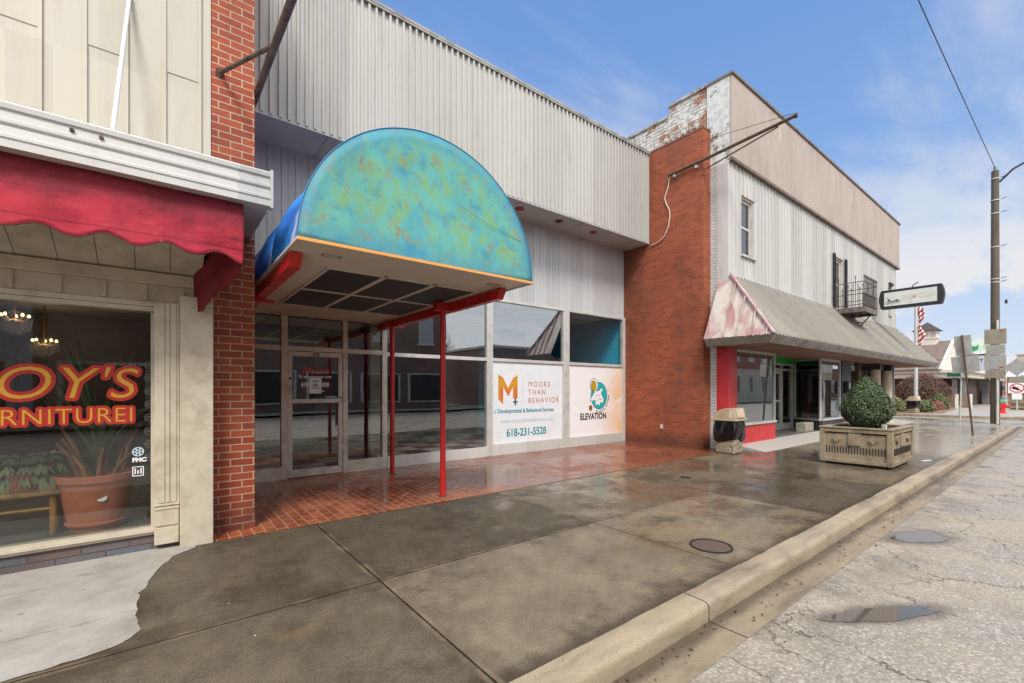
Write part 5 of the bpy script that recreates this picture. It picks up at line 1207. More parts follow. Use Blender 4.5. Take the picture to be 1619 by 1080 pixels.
bp = lambda z: max(0.04, (math.sin(min(1, (z + 0.10) / 0.46) * math.pi / 2) if z < 0.36 else (1 - ((z - 0.36) / 0.64) ** 1.6) ** 0.9))
BOX = m_leaf('boxwood leaf', (48, 66, 36), (84, 104, 62), (38, 52, 30), 60)
BOXW = shrub('boxwood', 'dense dark green boxwood clipped to a rounded cone, growing in the near planter', (10.92, 2.60, 0.67), 0.42, 0.42, 1.03, bp, BOX, 15000, 0.02)
# a few loose twigs sticking out of the clipped surface
tw = MB(); rnd = random.Random(4)
for k in range(46):
    z = rnd.uniform(0.1, 0.97); a = rnd.uniform(0, 6.3); r = 0.42 * bp(z); p = Vector((r * math.cos(a), r * math.sin(a), 1.03 * z)); d_ = Vector((math.cos(a), math.sin(a), rnd.uniform(0.2, 1.2))).normalized() * rnd.uniform(0.03, 0.085)
    tw.tube([p, p + d_ * 0.6, p + d_], [0.003, 0.0025, 0.0015], 4)
    for m_ in range(5):
        q = p + d_ * (0.3 + 0.17 * m_); u = Vector((rnd.uniform(-1, 1), rnd.uniform(-1, 1), rnd.uniform(-1, 1))).normalized() * 0.017; w_ = u.cross(d_.normalized()) * 0.5
        tw.add([q, q + u * 0.5 + w_, q + u, q + u * 0.5 - w_], [(0, 1, 2, 3)])
tw.build('loose_twigs', BOX, BOXW)
t = thing('plant_tag', 'small white plastic tag stuck in the mulch of the near planter', 'tag', (10.36, 2.21, 0.68))
MB().xf(ID).hexa([(10.335, 2.175, 0.72), (10.35, 2.165, 0.72), (10.39, 2.235, 0.72), (10.375, 2.245, 0.72), (10.325, 2.175, 0.80), (10.34, 2.165, 0.80), (10.38, 2.235, 0.80), (10.365, 2.245, 0.80)]).build('card', WHITEV, t)
MB().cyl((10.362, 2.205, 0.665), (10.36, 2.205, 0.73), 0.006, n=6).build('stake', WHITEV, t)
t = tag(MB().hexa([(11.98, 1.93, 0.002), (12.25, 1.86, 0.002), (12.26, 1.90, 0.002), (11.99, 1.98, 0.002), (11.98, 1.93, 0.008), (12.25, 1.86, 0.014), (12.26, 1.90, 0.01), (11.99, 1.98, 0.008)]).build('paper_scrap', WHITEV), 'thin white paper scrap lying on wet pavement behind the planter', 'litter')
# ------------------------------------------------------------------ utility pole and street signs at the corner
POLE = dirty('weathered grey brown pole', (92, 83, 72), 0.75, amt=0.5, scale=5, streak=True, dark=(78, 68, 58), bump=0.2)
SBACK = dirty('bare sign back', (166, 166, 160), 0.45, metal=0.3, amt=0.3, scale=4, dark=(120, 116, 108))
SBACK2 = dirty('brownish sign back', (150, 142, 126), 0.5, metal=0.2, amt=0.3, scale=4, dark=(110, 100, 86))
t = thing('utility_pole', 'tall grey brown utility pole with a metal conduit at the street corner', 'utility pole', (27.4, 2.2, 0))
PX, PY = 27.4, 2.2
MB().tube([(PX, PY, -0.05), (PX, PY, 5), (PX, PY, 10.55)], [0.145, 0.135, 0.115], 18).build('shaft', POLE, t, smooth=True)
MB().cyl((PX - 0.17, PY - 0.08, 0.0), (PX - 0.17, PY - 0.08, 4.3), 0.045, n=12).build('conduit', ALU, t, smooth=True)
MB().cyl((PX, PY, 10.55), (PX, PY, 10.72), 0.06, 0.05, 10).build('insulator', dirty('insulator', (120, 130, 120), 0.3), t, smooth=True)
for z in (10.2, 9.3, 8.75, 7.35, 6.02, 5.88): 
    s_ = MB().cyl((PX, PY, z), (PX, PY, z + 0.035), 0.142, n=18).build('strap', ALU, t, smooth=True)
    MB().tube([(PX - 0.05, PY - 0.17, z + 0.02), (PX - 0.05, PY - 0.33, z + 0.06)], 0.014, 6).build('hook', DARK, s_)
MB().tube([(PX, PY - 0.12, 10.05), (PX, PY - 0.5, 10.45), (PX, PY - 1.1, 10.72), (PX, PY - 2.0, 10.85)], 0.04, 10).build('lamp_arm', plain('dark steel', (70, 70, 72), 0.5, 0.4), t, smooth=True)
MB().lathe([(0, -0.06), (0.14, -0.05), (0.16, 0.0), (0.1, 0.07), (0, 0.09)], (PX, PY - 2.25, 10.85), 16, 1, 2).build('lamp_head', plain('lamp grey', (150, 150, 150), 0.4), t, smooth=True)
tag(MB().tube([(PX - i * 2.4, PY + 0.015 * i, 10.68 - 0.5 * math.sin(math.pi * i / 24)) for i in range(25)], 0.012, 6).build('overhead_cable', plain('cable black', (60, 62, 66), 0.6)), 'thin dark overhead cable running from the utility pole top along the street', 'cable')
sx = PX - 0.24
for z0, z1, w0, w1, m, lab in ((3.30, 3.93, 1.86, 2.49, SBACK2, 'topmost brownish sign back on the utility pole, with a small red decal'), (2.86, 3.28, 1.90, 2.45, SBACK, 'second sign back down the utility pole, pale and low'), (2.26, 2.84, 1.87, 2.49, SBACK, 'third sign back down the utility pole, pale and wide, with bolts'), (1.90, 2.24, 1.90, 2.46, SBACK2, 'lowest brownish sign back on the utility pole')):
    g = thing('road_sign', lab, 'road sign', (sx, PY, z0), 'backs of road signs on the utility pole')
    MB().box(sx - 0.004, sx + 0.004, w0, w1, z0, z1).build('plate', m, g, bevel=0.002)
    MB().box(sx + 0.005, sx + 0.05, PY - 0.05, PY + 0.05, (z0 + z1) / 2 - 0.04, (z0 + z1) / 2 + 0.04).build('bracket', ALU, g)
    if z0 in (3.30, 2.26): MB().box(sx - 0.0062, sx - 0.0042, w0 + 0.08, w0 + 0.2, z1 - 0.1 if z0 == 3.3 else z0 + 0.05, z1 - 0.05 if z0 == 3.3 else z0 + 0.1).build('decal', plain('red decal', (160, 40, 36), 0.5), g)
# leaning sign
g = thing('road_sign', 'leaning rusty steel sign post with two plain grey plates, near the kerb', 'road sign', (20.0, 2.08, 0))
MB().bar((20.0, 2.08, -0.02), (20.02, 2.33, 3.16), 0.07, 0.045, (0, 1, 0)).build('post', RUST, g)
dv = Vector((0.02, 0.25, 3.18)).normalized(); rv = Vector((0, dv.z, -dv.y))
for h0, h1, hw, nm in ((2.52, 3.16, 0.19, 'plate'), (1.98, 2.50, 0.31, 'plate')):
    c0 = Vector((20.0, 2.08, 0)) + dv * h0; c1 = Vector((20.0, 2.08, 0)) + dv * h1; o = Vector((0.04, 0, 0))
    q = [c0 - rv * hw + o, c0 + rv * hw + o, c1 + rv * hw + o, c1 - rv * hw + o]
    MB().hexa(q + [p + Vector((0.006, 0, 0)) for p in q]).build(nm, SBACK, g)
g = thing('street_sign', 'slim pale steel post with two green street name blades', 'street sign', (29.3, 3.47, 0))
MB().cyl((29.3, 3.47, -0.02), (29.3, 3.42, 2.3), 0.032, n=10).build('post', ALU, g, smooth=True)
GR = plain('street sign green', (36, 96, 72), 0.5)
MB().box(29.285, 29.30, 3.45, 3.90, 2.02, 2.20).build('blade', GR, g); MB().box(29.0, 29.6, 3.27, 3.285, 2.02, 2.20).build('blade', GR, g)
# no left turn assembly beyond the cross street
X = 43.0
g = thing('road_sign', 'pole with a no left turn sign below the back of a diamond sign', 'road sign', (X, 2.5, 0))
MB().cyl((X + 0.03, 2.5, 0.0), (X + 0.03, 2.5, 3.35), 0.035, n=8).build('post', ALU, g, smooth=True)
MB().prism([(2.5 - 0.58, 2.84), (2.5, 2.26), (2.5 + 0.58, 2.84), (2.5, 3.42)], 'x', X - 0.02, X - 0.012).build('diamond_plate', SBACK, g)
MB().box(X - 0.02, X - 0.012, 2.12, 2.86, 1.86, 2.24).build('plate', SBACK2, g)
MB().box(X - 0.02, X - 0.012, 2.12, 2.88, 1.18, 1.84).build('sign_plate', WHITEV, g)
ring = MB(); N = 28
for i in range(N):
    a = 2 * math.pi * i / N; b = 2 * math.pi * (i + 1) / N
    ring.bar((X - 0.024, 2.5 + 0.30 * math.cos(a), 1.51 + 0.27 * math.sin(a)), (X - 0.024, 2.5 + 0.30 * math.cos(b), 1.51 + 0.27 * math.sin(b)), 0.055, 0.004, (1, 0, 0))
ring.build('prohibition_ring', plain('sign red', (190, 36, 40), 0.5), g)
MB().prism([(2.40, 1.36), (2.47, 1.36), (2.44, 1.56), (2.62, 1.56), (2.62, 1.64), (2.75, 1.52), (2.62, 1.42), (2.62, 1.49), (2.40, 1.49)], 'x', X - 0.0275, X - 0.0215).build('turn_arrow', BLACKV, g)
MB().bar((X - 0.030, 2.71, 1.70), (X - 0.030, 2.29, 1.32), 0.05, 0.004, (1, 0, 0)).build('prohibition_slash', plain('sign red', (190, 36, 40), 0.5), g)
MB().box(X - 0.02, X - 0.012, 2.28, 2.72, 0.78, 1.16).build('sign_plate', WHITEV, g)
# hydrant
HX, HY = 39.6, 2.93
g = thing('fire_hydrant', 'red fire hydrant with a green cap behind the utility pole', 'fire hydrant', (HX, HY, 0))
HR = dirty('hydrant red', (206, 40, 44), 0.45, amt=0.1)
MB().lathe([(0.22, 0), (0.22, 0.06), (0.17, 0.08), (0.16, 0.5), (0.2, 0.52), (0.2, 0.58), (0.15, 0.60)], (HX, HY, 0), 18).build('barrel', HR, g, smooth=True)
MB().lathe([(0.19, 0.60), (0.18, 0.70), (0.12, 0.80), (0.05, 0.84), (0.05, 0.92), (0, 0.92)], (HX, HY, 0), 18).build('bonnet', plain('hydrant green', (40, 130, 92), 0.45), g, smooth=True)
MB().cyl((HX, HY, 0.42), (HX, HY - 0.34, 0.42), 0.10, n=14).build('nozzle', HR, g, smooth=True); MB().cyl((HX, HY, 0.42), (HX - 0.27, HY, 0.42), 0.11, n=14).build('nozzle', HR, g, smooth=True)

# ------------------------------------------------------------------ flagpole
FX, FY = 37.0, 6.33
g = thing('flagpole', 'white flagpole with a furled stars and stripes flag beyond the side street', 'flagpole', (FX, FY, 0))
MB().tube([(FX, FY, 0), (FX, FY, 7.0)], [0.11, 0.075], 12).build('pole', WHITEM, g, smooth=True)
n = NT('furled flag', (200, 60, 60), 0.8); s = n.sep(n.pos()); wv = n.math('ADD', n.math('ADD', n.math('MULTIPLY', s[2], 3.4), n.math('MULTIPLY', s[1], 3.2)), n.math('MULTIPLY', n.noise(2, 2), 0.8))
n.set('Base Color', n.mix(n.step(n.math('FRACT', wv), 0.45, 0.55), (176, 46, 52), (222, 216, 210))); FL = n.m
def flag(u, v):
    z = 6.5 - 2.75 * v; w = 0.115 + 0.05 * math.sin(v * 12)
    return (FX + 0.05 * math.sin(u * 11 + v * 5), FY - 0.10 - 2 * w * u + 0.04 * math.sin(v * 17), z + 0.05 * math.sin(u * 8))
MB().grid(16, 40, flag).build('flag', FL, g, smooth='all', solid=0.006)
MB().box(FX - 0.03, FX + 0.03, FY - 0.16, FY - 0.1, 1.3, 1.42).build('cleat', DARK, g); MB().tube([(FX, FY - 0.13, 1.3), (FX, FY - 0.14, 4.0), (FX, FY - 0.12, 6.4)], 0.008, 5).build('halyard', DARK, g)

# ------------------------------------------------------------------ low bank building with cupola
Kb = thing('bank_building', 'low brick bank with white fascia, brown shingle gable roof and white cupola', 'building', (56, 12, 0))
MB().box(53, 75, 9.2, 30, 0, 2.6).build('wall', BRICK_F2, Kb)
MB().box(54.5, 75, 5.9, 9.2, 0, 2.6).build('recess_wall', dirty('shaded bank wall', (72, 60, 54), 0.8), Kb)
FASC = dirty('bank white fascia', (214, 206, 194), 0.5, amt=0.12)
MB().box(49.6, 76, 5.35, 30, 2.35, 2.75).box(49.4, 76, 5.15, 30, 2.75, 3.0).build('fascia', FASC, Kb, bevel=0.02)
SHIN = dirty('brown shingle', (118, 103, 94), 0.85, amt=0.4, scale=2.5, dark=(92, 74, 66), bump=0.3)
MB().prism([(49.2, 3.0), (49.2, 3.08), (55, 5.75), (60.8, 3.08), (60.8, 3.0)], 'y', 7.02, 30).build('roof', SHIN, Kb)
MB().prism([(49.6, 3.0), (55, 5.55), (60.4, 3.0)], 'y', 6.96, 7.0195).build('gable', FASC, Kb)
MB().bar((49.1, 6.94, 3.02), (55, 6.94, 5.75), 0.12, 0.2, (0, 1, 0)).bar((55, 6.94, 5.75), (60.9, 6.94, 3.02), 0.12, 0.2, (0, 1, 0)).build('barge_board', FASC, Kb)
cxx, cyy, hw = 55.0, 8.62, 0.74
cu = MB().box(cxx - hw, cxx + hw, cyy - hw, cyy + hw, 4.9, 5.95).box(cxx - hw - 0.05, cxx + hw + 0.05, cyy - hw - 0.05, cyy + hw + 0.05, 5.95, 6.03).box(cxx - hw + .04, cxx + hw - .04, cyy - hw + .04, cyy + hw - .04, 6.03, 6.70).build('cupola', FASC, Kb)
CR = 0.95
MB().add([(cxx - CR, cyy - CR, 6.70), (cxx + CR, cyy - CR, 6.70), (cxx + CR, cyy + CR, 6.70), (cxx - CR, cyy + CR, 6.70), (cxx, cyy, 7.55)], [(3, 2, 1, 0), (0, 1, 4), (1, 2, 4), (2, 3, 4), (3, 0, 4)]).build('cupola_roof', dirty('dark cupola roof', (74, 60, 58), 0.6), cu)
for k in range(3):
    yy = cyy - 0.48 + k * 0.48
    MB().prism([(yy - 0.16, 6.1), (yy + 0.16, 6.1), (yy + 0.16, 6.42), (yy + 0.1, 6.56), (yy, 6.62), (yy - 0.1, 6.56), (yy - 0.16, 6.42)], 'x', cxx - hw + 0.02, cxx - hw + 0.039).build('louver', plain('louvre grey', (176, 172, 164), 0.6), cu)
for y in (5.75, 6.25, 7.1, 7.6): MB().box(50.1, 50.45, y - 0.14, y + 0.14, 0, 2.35).build('column', dirty('grey column', (128, 126, 122), 0.6), Kb)
for y in (9.75, 11.3): 
    w = MB().box(52.93, 53, y - 0.35, y + 0.35, 0.2, 2.1).build('window', WHITEM, Kb); MB().box(52.92, 52.93, y - 0.22, y + 0.22, 0.3, 1.75).build('pane', GLASS_S, w); MB().box(52.88, 52.92, y - 0.45, y + 0.45, 1.85, 2.15).build('capital', WHITEM, w)
# low stone piers
LS = m_brick('rubble stone', (128, 108, 92), (146, 126, 108), (96, 84, 74), w=0.34, h=0.17, ms=0.012, foot=False)
for i, (x, y, lab) in enumerate(((46.5, 7.35, 'low rubble stone pier nearest the brown domed bush'), (47.2, 6.75, 'low rubble stone pier second from the brown domed bush'), (48.0, 6.1, 'low rubble stone pier third from the brown domed bush'), (49.0, 5.45, 'low rubble stone pier farthest from the brown domed bush'))):
    g = thing('stone_pier', lab, 'stone pier', (x, y, 0), 'low stone piers before the bank')
    MB().box(x - 0.3, x + 0.3, y - 0.26, y + 0.26, 0, 0.92).build('shaft', LS, g); MB().box(x - 0.34, x + 0.34, y - 0.30, y - 0.18, 0, 1.05).build('edge_post', FASC, g)
# bed and bushes
st(MB().poly([(34.6, 6.9, 0.012), (36.2, 5.0, 0.012), (40, 5.3, 0.012), (46, 5.6, 0.012), (49, 9, 0.012), (52, 20, 0.012), (38, 20, 0.012), (35, 12, 0.012)]).build('mulch_bed', dirty('mulch bed', (140, 108, 84), 0.9, amt=0.4, scale=3)))
dome = lambda z: max(0.05, math.cos((z - 0.25) / 0.75 * math.pi / 2) ** 0.6 if z > 0.25 else 0.86 + 0.56 * z)
BRN = m_leaf('bare brown twig', (112, 74, 62), (142, 98, 80), (92, 62, 54), 20)
GRN = m_leaf('far green leaf', (70, 86, 44), (112, 124, 66), (56, 70, 38), 14)
RDB = m_leaf('reddish leaf', (128, 76, 64), (150, 104, 78), (92, 78, 54), 14)
LIMEB = m_leaf('olive leaf', (104, 112, 56), (134, 138, 76), (84, 92, 48), 14)
shrub('domed_bush', 'big brown leafless bush clipped to a smooth dome before the bank', (45.0, 7.35, 0.35), 1.3, 1.75, 2.25, dome, BRN, 5200, 0.10, stem=True, twig=True)
for x, y, rx, h, m, lab in ((37.2, 7.35, 0.62, 0.92, LIMEB, 'olive green rounded bush left of the far trash can'), (40.5, 8.3, 0.62, 1.15, GRN, 'green rounded bush half hidden beyond the olive one'), (37.4, 6.0, 0.48, 0.78, GRN, 'small green round bush just behind the far trash can'), (39.8, 6.25, 0.55, 0.72, RDB, 'low reddish spreading bush between two green bushes'), (43.5, 6.25, 0.62, 1.12, GRN, 'green rounded bush at the foot of the brown domed bush'), (42.2, 6.1, 0.45, 0.62, RDB, 'low reddish bush beside the green bush under the dome'), (62.0, 5.7, 1.2, 1.3, RDB, 'broad reddish bush beyond the portico by the sign post')):
    shrub('bush', lab, (x, y, 0.0), rx, rx, h, dome, m, 1500, 0.055 if x < 50 else 0.12, 'clipped bushes before the bank', stem=False)
# bank sign on grey posts with a message panel
g = thing('message_sign', 'tall bank sign with a green leaf mark above a white lit message panel', 'sign', (60, 5.8, 0))
MB().box(60, 60.4, 5.22, 5.66, 0, 2.7).build('post', dirty('sign post grey', (112, 112, 112), 0.6), g); MB().box(60, 60.4, 7.2, 7.5, 0, 2.7).build('post', dirty('sign post grey', (112, 112, 112), 0.6), g)
MB().box(59.9, 60.4, 4.6, 7.3, 4.7, 6.15).build('name_panel', dirty('pale green sign', (206, 220, 208), 0.5), g)
MB().prism([(6.4, 5.1), (6.15, 5.0), (5.9, 5.15), (5.85, 5.6), (6.05, 5.4), (6.2, 5.5), (6.35, 5.3)], 'x', 59.87, 59.8999).build('emblem', plain('leaf green', (36, 140, 84), 0.5), g)
text('The', 0.5, (59.895, 5.65, 5.1), plain('sign grey text', (120, 140, 130), 0.5), g, ux=(0, -1, 0))
MB().box(59.95, 60.35, 4.9, 6.9, 2.85, 4.55).build('message_panel', emit('message panel glow', (228, 228, 240), 0.4), g)
MB().box(59.9, 60.4, 4.6, 7.3, 4.551, 4.699).build('divider', DARK, g)
text('OPEN', 0.42, (59.945, 6.2, 3.95), plain('panel dark text', (70, 60, 80), 0.5), g, ux=(0, -1, 0), off=0.02) if False else None
text('1ST IN', 0.42, (59.945, 6.2, 3.95), plain('panel dark text', (70, 60, 80), 0.5), g, ux=(0, -1, 0), off=0.02)
mb = MB()
for k in range(3): mb.box(59.94, 59.9495, 5.2 - 0.1 * k, 6.2, 3.7 - k * 0.2, 3.76 - k * 0.2)
mb.build('print_pattern', plain('panel faint text', (160, 156, 176), 0.5), g)
MB().box(58.5, 62, 4.2, 8.4, 2.45, 2.68).build('canopy_edge', WHITEM, g)
# farther buildings
def farb(name, lab, x0, x1, y0, y1, h, wall, roof, nwin, cat='building', rh=0.0, floors=1, wm=None):
    b = thing(name, lab, cat, (x0, (y0 + y1) / 2, 0))
    MB().box(x0, x1, y0, y1, -0.1, h).build('wall', wall, b)
    if rh: MB().prism([(x0 - 0.4, h), ((x0 + x1) / 2, h + rh), (x1 + 0.4, h)], 'y', y0 - 0.3, y1 + 0.3).build('roof', roof, b)
    else: MB().box(x0 - 0.15, x1 + 0.15, y0 - 0.15, y1 + 0.15, h, h + 0.25).build('roof', roof, b)
    for fl in range(floors):
        for k in range(nwin):
            yy = y0 + (k + 0.5) * (y1 - y0) / nwin; z = 0.9 + fl * 3.0
            w = MB().box(x0 - 0.08, x0, yy - 0.6, yy + 0.6, z, z + 1.5).build('window', WHITEM, b); MB().box(x0 - 0.09, x0 - 0.08, yy - 0.5, yy + 0.5, z + 0.1, z + 1.4).build('pane', GLASS_S, w)
    return b
BLUEW = dirty('pale blue siding', (176, 190, 204), 0.6, amt=0.15)
farb('house', 'pale blue grey building with a grey roof far behind the bank sign', 84, 96, 7.0, 14, 4.3, BLUEW, dirty('grey metal roof', (150, 156, 164), 0.5), 3, 'house', 0.9)
farb('shop_building', 'far white roofed low building at the end of the street', 92, 110, -2.0, 6.2, 3.1, BRICK_F2, dirty('white metal roof', (206, 208, 210), 0.5), 4, 'building', 1.6)
farb('brick_building', 'far brick building with beige upper wall and banded windows, beyond the no left turn sign', 120, 140, -4.0, 7.0, 7.5, dirty('far beige', (186, 170, 148), 0.7), WHITEM, 5, 'building', 0, 2)
farb('brick_house', 'distant red brick house half hidden at the end of the street', 150, 165, 6, 12, 5.0, BRICK_F, SHIN, 3, 'house', 2.0)
def tree(name, lab, loc, h, r, m, nleaf, leaf, seed, group=None, bare=False):
    t = thing(name, lab, 'tree', loc, group, world=False); rnd = random.Random(seed)
    BARK = dirty('grey bark', (92, 80, 70), 0.9, amt=0.4, scale=6)
    tr = MB(); tips = []
    def grow(p, d, L, rad, lev):
        q = p + d * L; mid = p + d * L * 0.5 + Vector((rnd.uniform(-1, 1), rnd.uniform(-1, 1), 0)) * L * 0.05
        tr.tube([p, mid, q], [rad, rad * 0.85, rad * 0.65], 6 if lev < 2 else 4)
        if lev >= (5 if bare else 3): tips.append(q); return
        for k in range(rnd.choice((2, 3)) if lev else 4):
            nd = (d + Vector((rnd.uniform(-1, 1), rnd.uniform(-1, 1), rnd.uniform(-0.25, 0.7))) * 0.75).normalized()
            grow(p.lerp(q, rnd.uniform(0.65, 1.0)), nd, L * rnd.uniform(0.6, 0.82), rad * 0.6, lev + 1)
    grow(Vector((0, 0, -0.1)), Vector((0.03, 0.02, 1)).normalized(), h * 0.32, h * 0.022, 0)
    tr.build('trunk', BARK, t, smooth=True)
    if not bare:
        mb = MB(); cl = [(p + Vector((rnd.gauss(0, .1), rnd.gauss(0, .1), 0)) * r, rnd.uniform(0.25, 0.5) * r) for p in tips]
        for k in range(nleaf):
            c, q = rnd.choice(cl); v = Vector((rnd.gauss(0, 1), rnd.gauss(0, 1), rnd.gauss(0, 0.8))).normalized() * q * rnd.random() ** 0.4; p = c + v
            if p.z < h * 0.12: continue
            a = Vector((rnd.uniform(-1, 1), rnd.uniform(-1, 1), rnd.uniform(-1, 1))).normalized(); b = a.cross(Vector((rnd.uniform(-1, 1), rnd.uniform(-1, 1), rnd.uniform(-1, 1)))).normalized(); L = leaf * rnd.uniform(0.6, 1.4)
            mb.add([p - a * L, p + b * L * 0.55, p + a * L, p - b * L * 0.55], [(0, 1, 2, 3)])
        mb.build('crown', m, t, keep=True)
    return t
EVG = m_leaf('evergreen leaf', (56, 70, 44), (84, 96, 60), (44, 56, 38), 8)
tree('evergreen_tree', 'low dark green tree behind the red hydrant at the street end', (74, 3.6, 0), 3.4, 1.6, EVG, 3000, 0.11, 5)
tree('evergreen_tree', 'dark green tree at the frame edge beyond the far stone planter', (72, 1.4, 0), 2.9, 1.4, EVG, 2600, 0.11, 9)
tree('evergreen_tree', 'green tree showing between the bank columns', (66, 7.9, 0), 3.2, 1.3, EVG, 2200, 0.10, 14)
g = thing('antenna_mast', 'thin far antenna mast rising above the sign backs', 'mast', (90, 6.2, 0))
MB().tube([(90, 6.2, 0), (90, 6.2, 13.2)], [0.05, 0.03], 8).build('shaft', ALU, g); MB().lathe([(0, 0), (0.14, 0.05), (0.14, 0.5), (0, 0.6)], (90, 6.2, 13.0), 10).build('head', DARK, g)

# ------------------------------------------------------------------ the opposite side of the street, seen in the shop glass
def opp(name, lab, x0, x1, h, wall, rows, bay, ww, wh, z0=1.0, dz=3.6, cap=None, shop=None, y0=-15.0, y1=-26):
    b = thing(name, lab, 'building', ((x0 + x1) / 2, y0, 0))
    MB().box(x0, x1, y1, y0, -0.1, h).build('wall', wall, b)
    MB().box(x0 - 0.05, x1 + 0.05, y1, y0 + 0.12, h, h + 0.22).build('cornice', cap or WHITEM, b)
    n_ = int((x1 - x0) / bay)
    for r_ in range(rows):
        for k in range(n_):
            cx_ = x0 + (k + 0.5) * (x1 - x0) / n_; z = z0 + r_ * dz
            if r_ == 0 and shop:
                w = MB().box(cx_ - bay * 0.42, cx_ + bay * 0.42, y0, y0 + 0.1, 0.5, 2.6).build('window', shop, b); MB().box(cx_ - bay * 0.37, cx_ + bay * 0.37, y0 + 0.1, y0 + 0.11, 0.6, 2.5).build('pane', DARK, w)
                continue
            w = MB().box(cx_ - ww / 2, cx_ + ww / 2, y0, y0 + 0.08, z, z + wh).box(cx_ - ww / 2 - 0.15, cx_ + ww / 2 + 0.15, y0, y0 + 0.14, z + wh, z + wh + 0.3).box(cx_ - ww / 2 - 0.1, cx_ + ww / 2 + 0.1, y0, y0 + 0.16, z - 0.14, z).build('window', WHITEM, b)
            MB().box(cx_ - ww / 2 + 0.1, cx_ + ww / 2 - 0.1, y0 + 0.08, y0 + 0.09, z + 0.1, z + wh - 0.1).build('pane', plain('pale blind', (176, 176, 172), 0.4) if r_ else plain('mid pane', (92, 95, 98), 0.3), w)
    return b
opp('frame_building', 'blue grey sided building across the street with a white shop window', -26, -4, 6.5, BLUEW, 1, 5.5, 2, 1.5, shop=WHITEM)
opp('brick_building', 'red brick two storey building across the street with white capped windows', -3.6, 17.6, 8.6, BRICK_G, 2, 3.5, 1.2, 2.2, 1.0, 3.9, shop=WHITEM)
opp('brick_building', 'low single storey brick building across the street with a long parapet', 22, 42, 5.0, BRICK_G, 1, 5.0, 2.4, 1.7)
b = opp('brick_building', 'large two storey brick building across the street with pale stone ground floor', 45, 74, 8.4, BRICK_F, 2, 3.6, 1.3, 2.1, 1.0, 3.9)
MB().box(44.95, 74.05, -15.0, -14.93, -0.1, 3.9).build('stone_front', dirty('pale ground floor', (196, 186, 166), 0.7, amt=0.3), b)
opp('brick_building', 'brick building with grey mansard front farthest along the opposite pavement', 78, 112, 4.6, BRICK_F, 1, 6, 2.2, 1.5, cap=dirty('grey mansard', (140, 144, 140), 0.6))
tree('bare_tree', 'leafless tree rising behind the gap in the opposite row', (20.0, -21, 0), 9, 3, EVG, 0, 0.1, 3, bare=True)

# dead leaves and grit washed into the gutter and along the paving edges
mb = MB(); rnd = random.Random(21)
for k in range(420):
    x = rnd.uniform(0.5, 24) if k % 3 else rnd.uniform(1, 9)
    zone = rnd.random()
    if zone < 0.6: y, z = rnd.uniform(1.36, 1.54), -0.121
    elif zone < 0.75: y, z = rnd.uniform(-1.5, 1.3), -0.125
    elif zone < 0.9: y, z = 1.76 + abs(rnd.gauss(0, 0.08)), 0.004
    else: y, z = rnd.uniform(2, 5), 0.004
    a = rnd.uniform(0, 6.3); L = rnd.uniform(0.006, 0.022) * (1.0 if zone < 0.75 else 0.6); d_ = Vector((math.cos(a), math.sin(a), 0)) * L; e_ = Vector((-math.sin(a), math.cos(a), 0)) * L * rnd.uniform(0.2, 0.6); p = Vector((x, y, z + 0.003))
    mb.add([p - d_, p + e_ + Vector((0, 0, rnd.uniform(0, 0.006))), p + d_, p - e_ + Vector((0, 0, rnd.uniform(0, 0.006)))], [(0, 1, 2, 3)])
st(mb.build('leaf_litter', dirty('wet dead leaf', (92, 66, 44), 0.7, amt=0.8, scale=9, dark=(40, 32, 26)), keep=True), 'stuff')
# ------------------------------------------------------------------ light
for x_, y_, z_ in ((-1.265, 8.8, 2.03), (-1.40, 8.0, 2.26)):   # the two lit chandeliers of the furniture shop
    l_ = bpy.data.lights.new('chandelier_light', 'POINT'); l_.energy = 16; l_.color = (1.0, 0.78, 0.5); l_.shadow_soft_size = 0.15
    o_ = bpy.data.objects.new('chandelier_light', l_); COL.objects.link(o_); o_.location = (x_, y_, z_)
SUN_EL, SUN_AZ = R(50), R(-122)   # direction towards the sun: from the street side, a little behind the camera's left
sd = Vector((math.cos(SUN_EL) * math.cos(SUN_AZ), math.cos(SUN_EL) * math.sin(SUN_AZ), math.sin(SUN_EL)))
L = bpy.data.lights.new('sun', 'SUN'); L.energy = 1.9; L.angle = R(16); L.color = (1.0, 0.965, 0.92)
lo = bpy.data.objects.new('sun', L); COL.objects.link(lo); lo.rotation_euler = sd.to_track_quat('Z', 'Y').to_euler()
w = bpy.data.worlds.new('World'); S.world = w; w.use_nodes = True
t = w.node_tree; bg = t.nodes['Background']
sky = t.nodes.new('ShaderNodeTexSky'); sky.sky_type = 'NISHITA'; sky.sun_disc = False
sky.sun_elevation = SUN_EL; sky.sun_rotation = R(90) - SUN_AZ; sky.air_density = 1.0; sky.dust_density = 0.6; sky.ozone_density = 2.0
class WN(NT):
    def __init__(self): self.t = t; self.n = t.nodes
wn = WN()
g_ = t.nodes.new('ShaderNodeTexCoord').outputs['Generated']
s = wn.sep(g_)
zz = wn.math('ADD', wn.math('MAXIMUM', s[2], 0.0), 0.16)
pv = wn.comb(wn.math('DIVIDE', s[0], zz), wn.math('DIVIDE', s[1], zz), 0.0)
rot = t.nodes.new('ShaderNodeMapping'); t.links.new(pv, rot.inputs[0]); rot.inputs['Rotation'].default_value = (0, 0, R(38)); rot.inputs['Scale'].default_value = (0.55, 1.35, 1); rot.inputs['Location'].default_value = (3.4, 1.2, 0)
f1 = wn.noise(0.85, 7, 0.58, rot.outputs[0], dist=0.5); f2 = wn.noise(3.0, 6, 0.62, rot.outputs[0], dist=0.3)
f = wn.math('ADD', wn.math('MULTIPLY', f1, 0.75), wn.math('MULTIPLY', f2, 0.25))
cl = wn.step(f, 0.43, 0.58)
hz = wn.math('SUBTRACT', 1.0, wn.step(s[2], 0.0, 0.5))
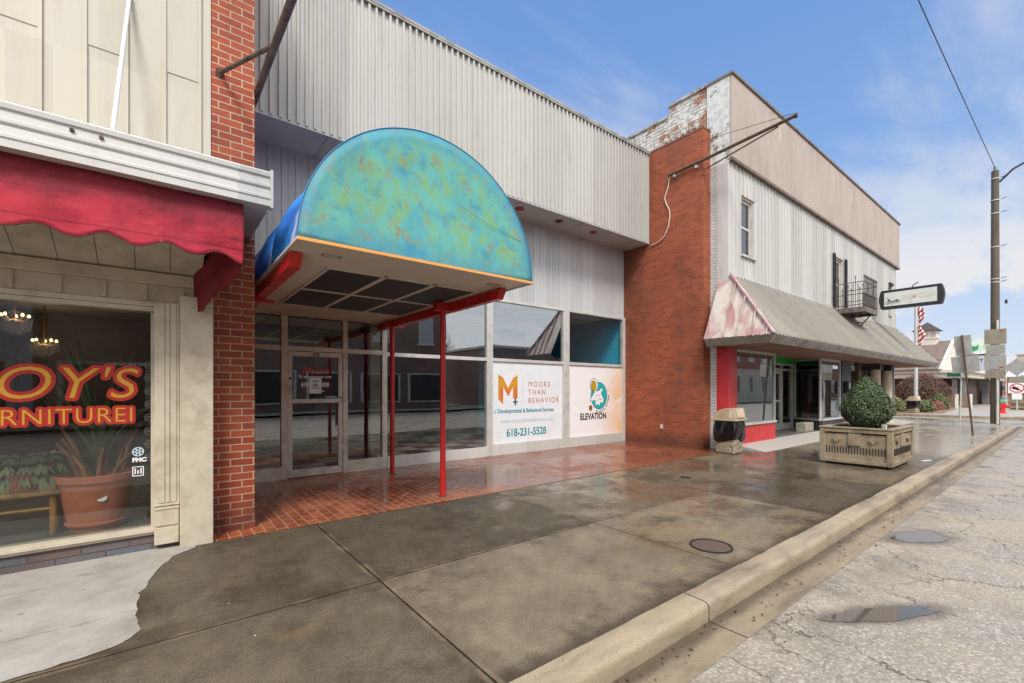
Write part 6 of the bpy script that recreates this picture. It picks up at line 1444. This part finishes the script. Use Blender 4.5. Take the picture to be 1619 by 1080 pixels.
cov = wn.math('MULTIPLY', cl, wn.rng(hz, 0, 1, 0.40, 1.0))
cov = wn.math('ADD', cov, wn.math('MULTIPLY', wn.math('POWER', hz, 2.6), 0.6), clamp=True)
# brighter cloud deck towards the sun, added out of view to light the street
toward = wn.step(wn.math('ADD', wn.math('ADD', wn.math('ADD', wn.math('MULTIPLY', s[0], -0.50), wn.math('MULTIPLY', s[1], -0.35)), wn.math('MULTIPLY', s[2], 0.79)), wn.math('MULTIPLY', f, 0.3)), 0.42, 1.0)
def rgbv(r, g, b):
    q = t.nodes.new('ShaderNodeRGB'); q.outputs[0].default_value = (r, g, b, 1); return q.outputs[0]
blue = wn.mix(0.75, sky.outputs[0], wn.mix(wn.step(s[2], 0.02, 0.75), rgbv(1.5, 2.4, 3.9), rgbv(0.72, 1.55, 3.5)))
cc = wn.mix(toward, wn.mix(wn.step(wn.math('MULTIPLY', s[1], -1.0), 0.0, 0.5), rgbv(3.8, 3.83, 3.98), rgbv(6.6, 6.7, 6.9)), rgbv(8.6, 8.7, 8.9))  # cloud on the street side brightened out of view for the window reflections
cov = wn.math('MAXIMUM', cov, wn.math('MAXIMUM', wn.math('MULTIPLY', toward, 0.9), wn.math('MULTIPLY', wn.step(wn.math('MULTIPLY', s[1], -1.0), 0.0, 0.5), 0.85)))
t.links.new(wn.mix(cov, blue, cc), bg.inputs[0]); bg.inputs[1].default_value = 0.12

# ------------------------------------------------------------------ camera and view
cam = bpy.data.cameras.new('camera'); co = bpy.data.objects.new('camera', cam); COL.objects.link(co)
cam.sensor_width = 36; cam.sensor_fit = 'HORIZONTAL'; cam.lens = 36 * FPX / 1619.0
cam.shift_y = (HZ - 540.0) / 1619.0; cam.shift_x = 0.0
cam.clip_start = 0.05; cam.clip_end = 2000
co.location = (0, 0, EYE); co.rotation_euler = (R(90), 0, YAW - R(90))
S.camera = co
S.view_settings.view_transform = 'Standard'; S.view_settings.look = 'None'; S.view_settings.exposure = 0.85; S.view_settings.gamma = 1.0
S.view_settings.use_curve_mapping = False
S.cycles.use_denoising = True
try: S.cycles.denoiser = 'OPENIMAGEDENOISE'
except Exception: pass
S.cycles.max_bounces = 10; S.cycles.diffuse_bounces = 4; S.cycles.glossy_bounces = 4; S.cycles.transparent_max_bounces = 16
S.cycles.sample_clamp_indirect = 6.0; S.cycles.caustics_reflective = False; S.cycles.caustics_refractive = False
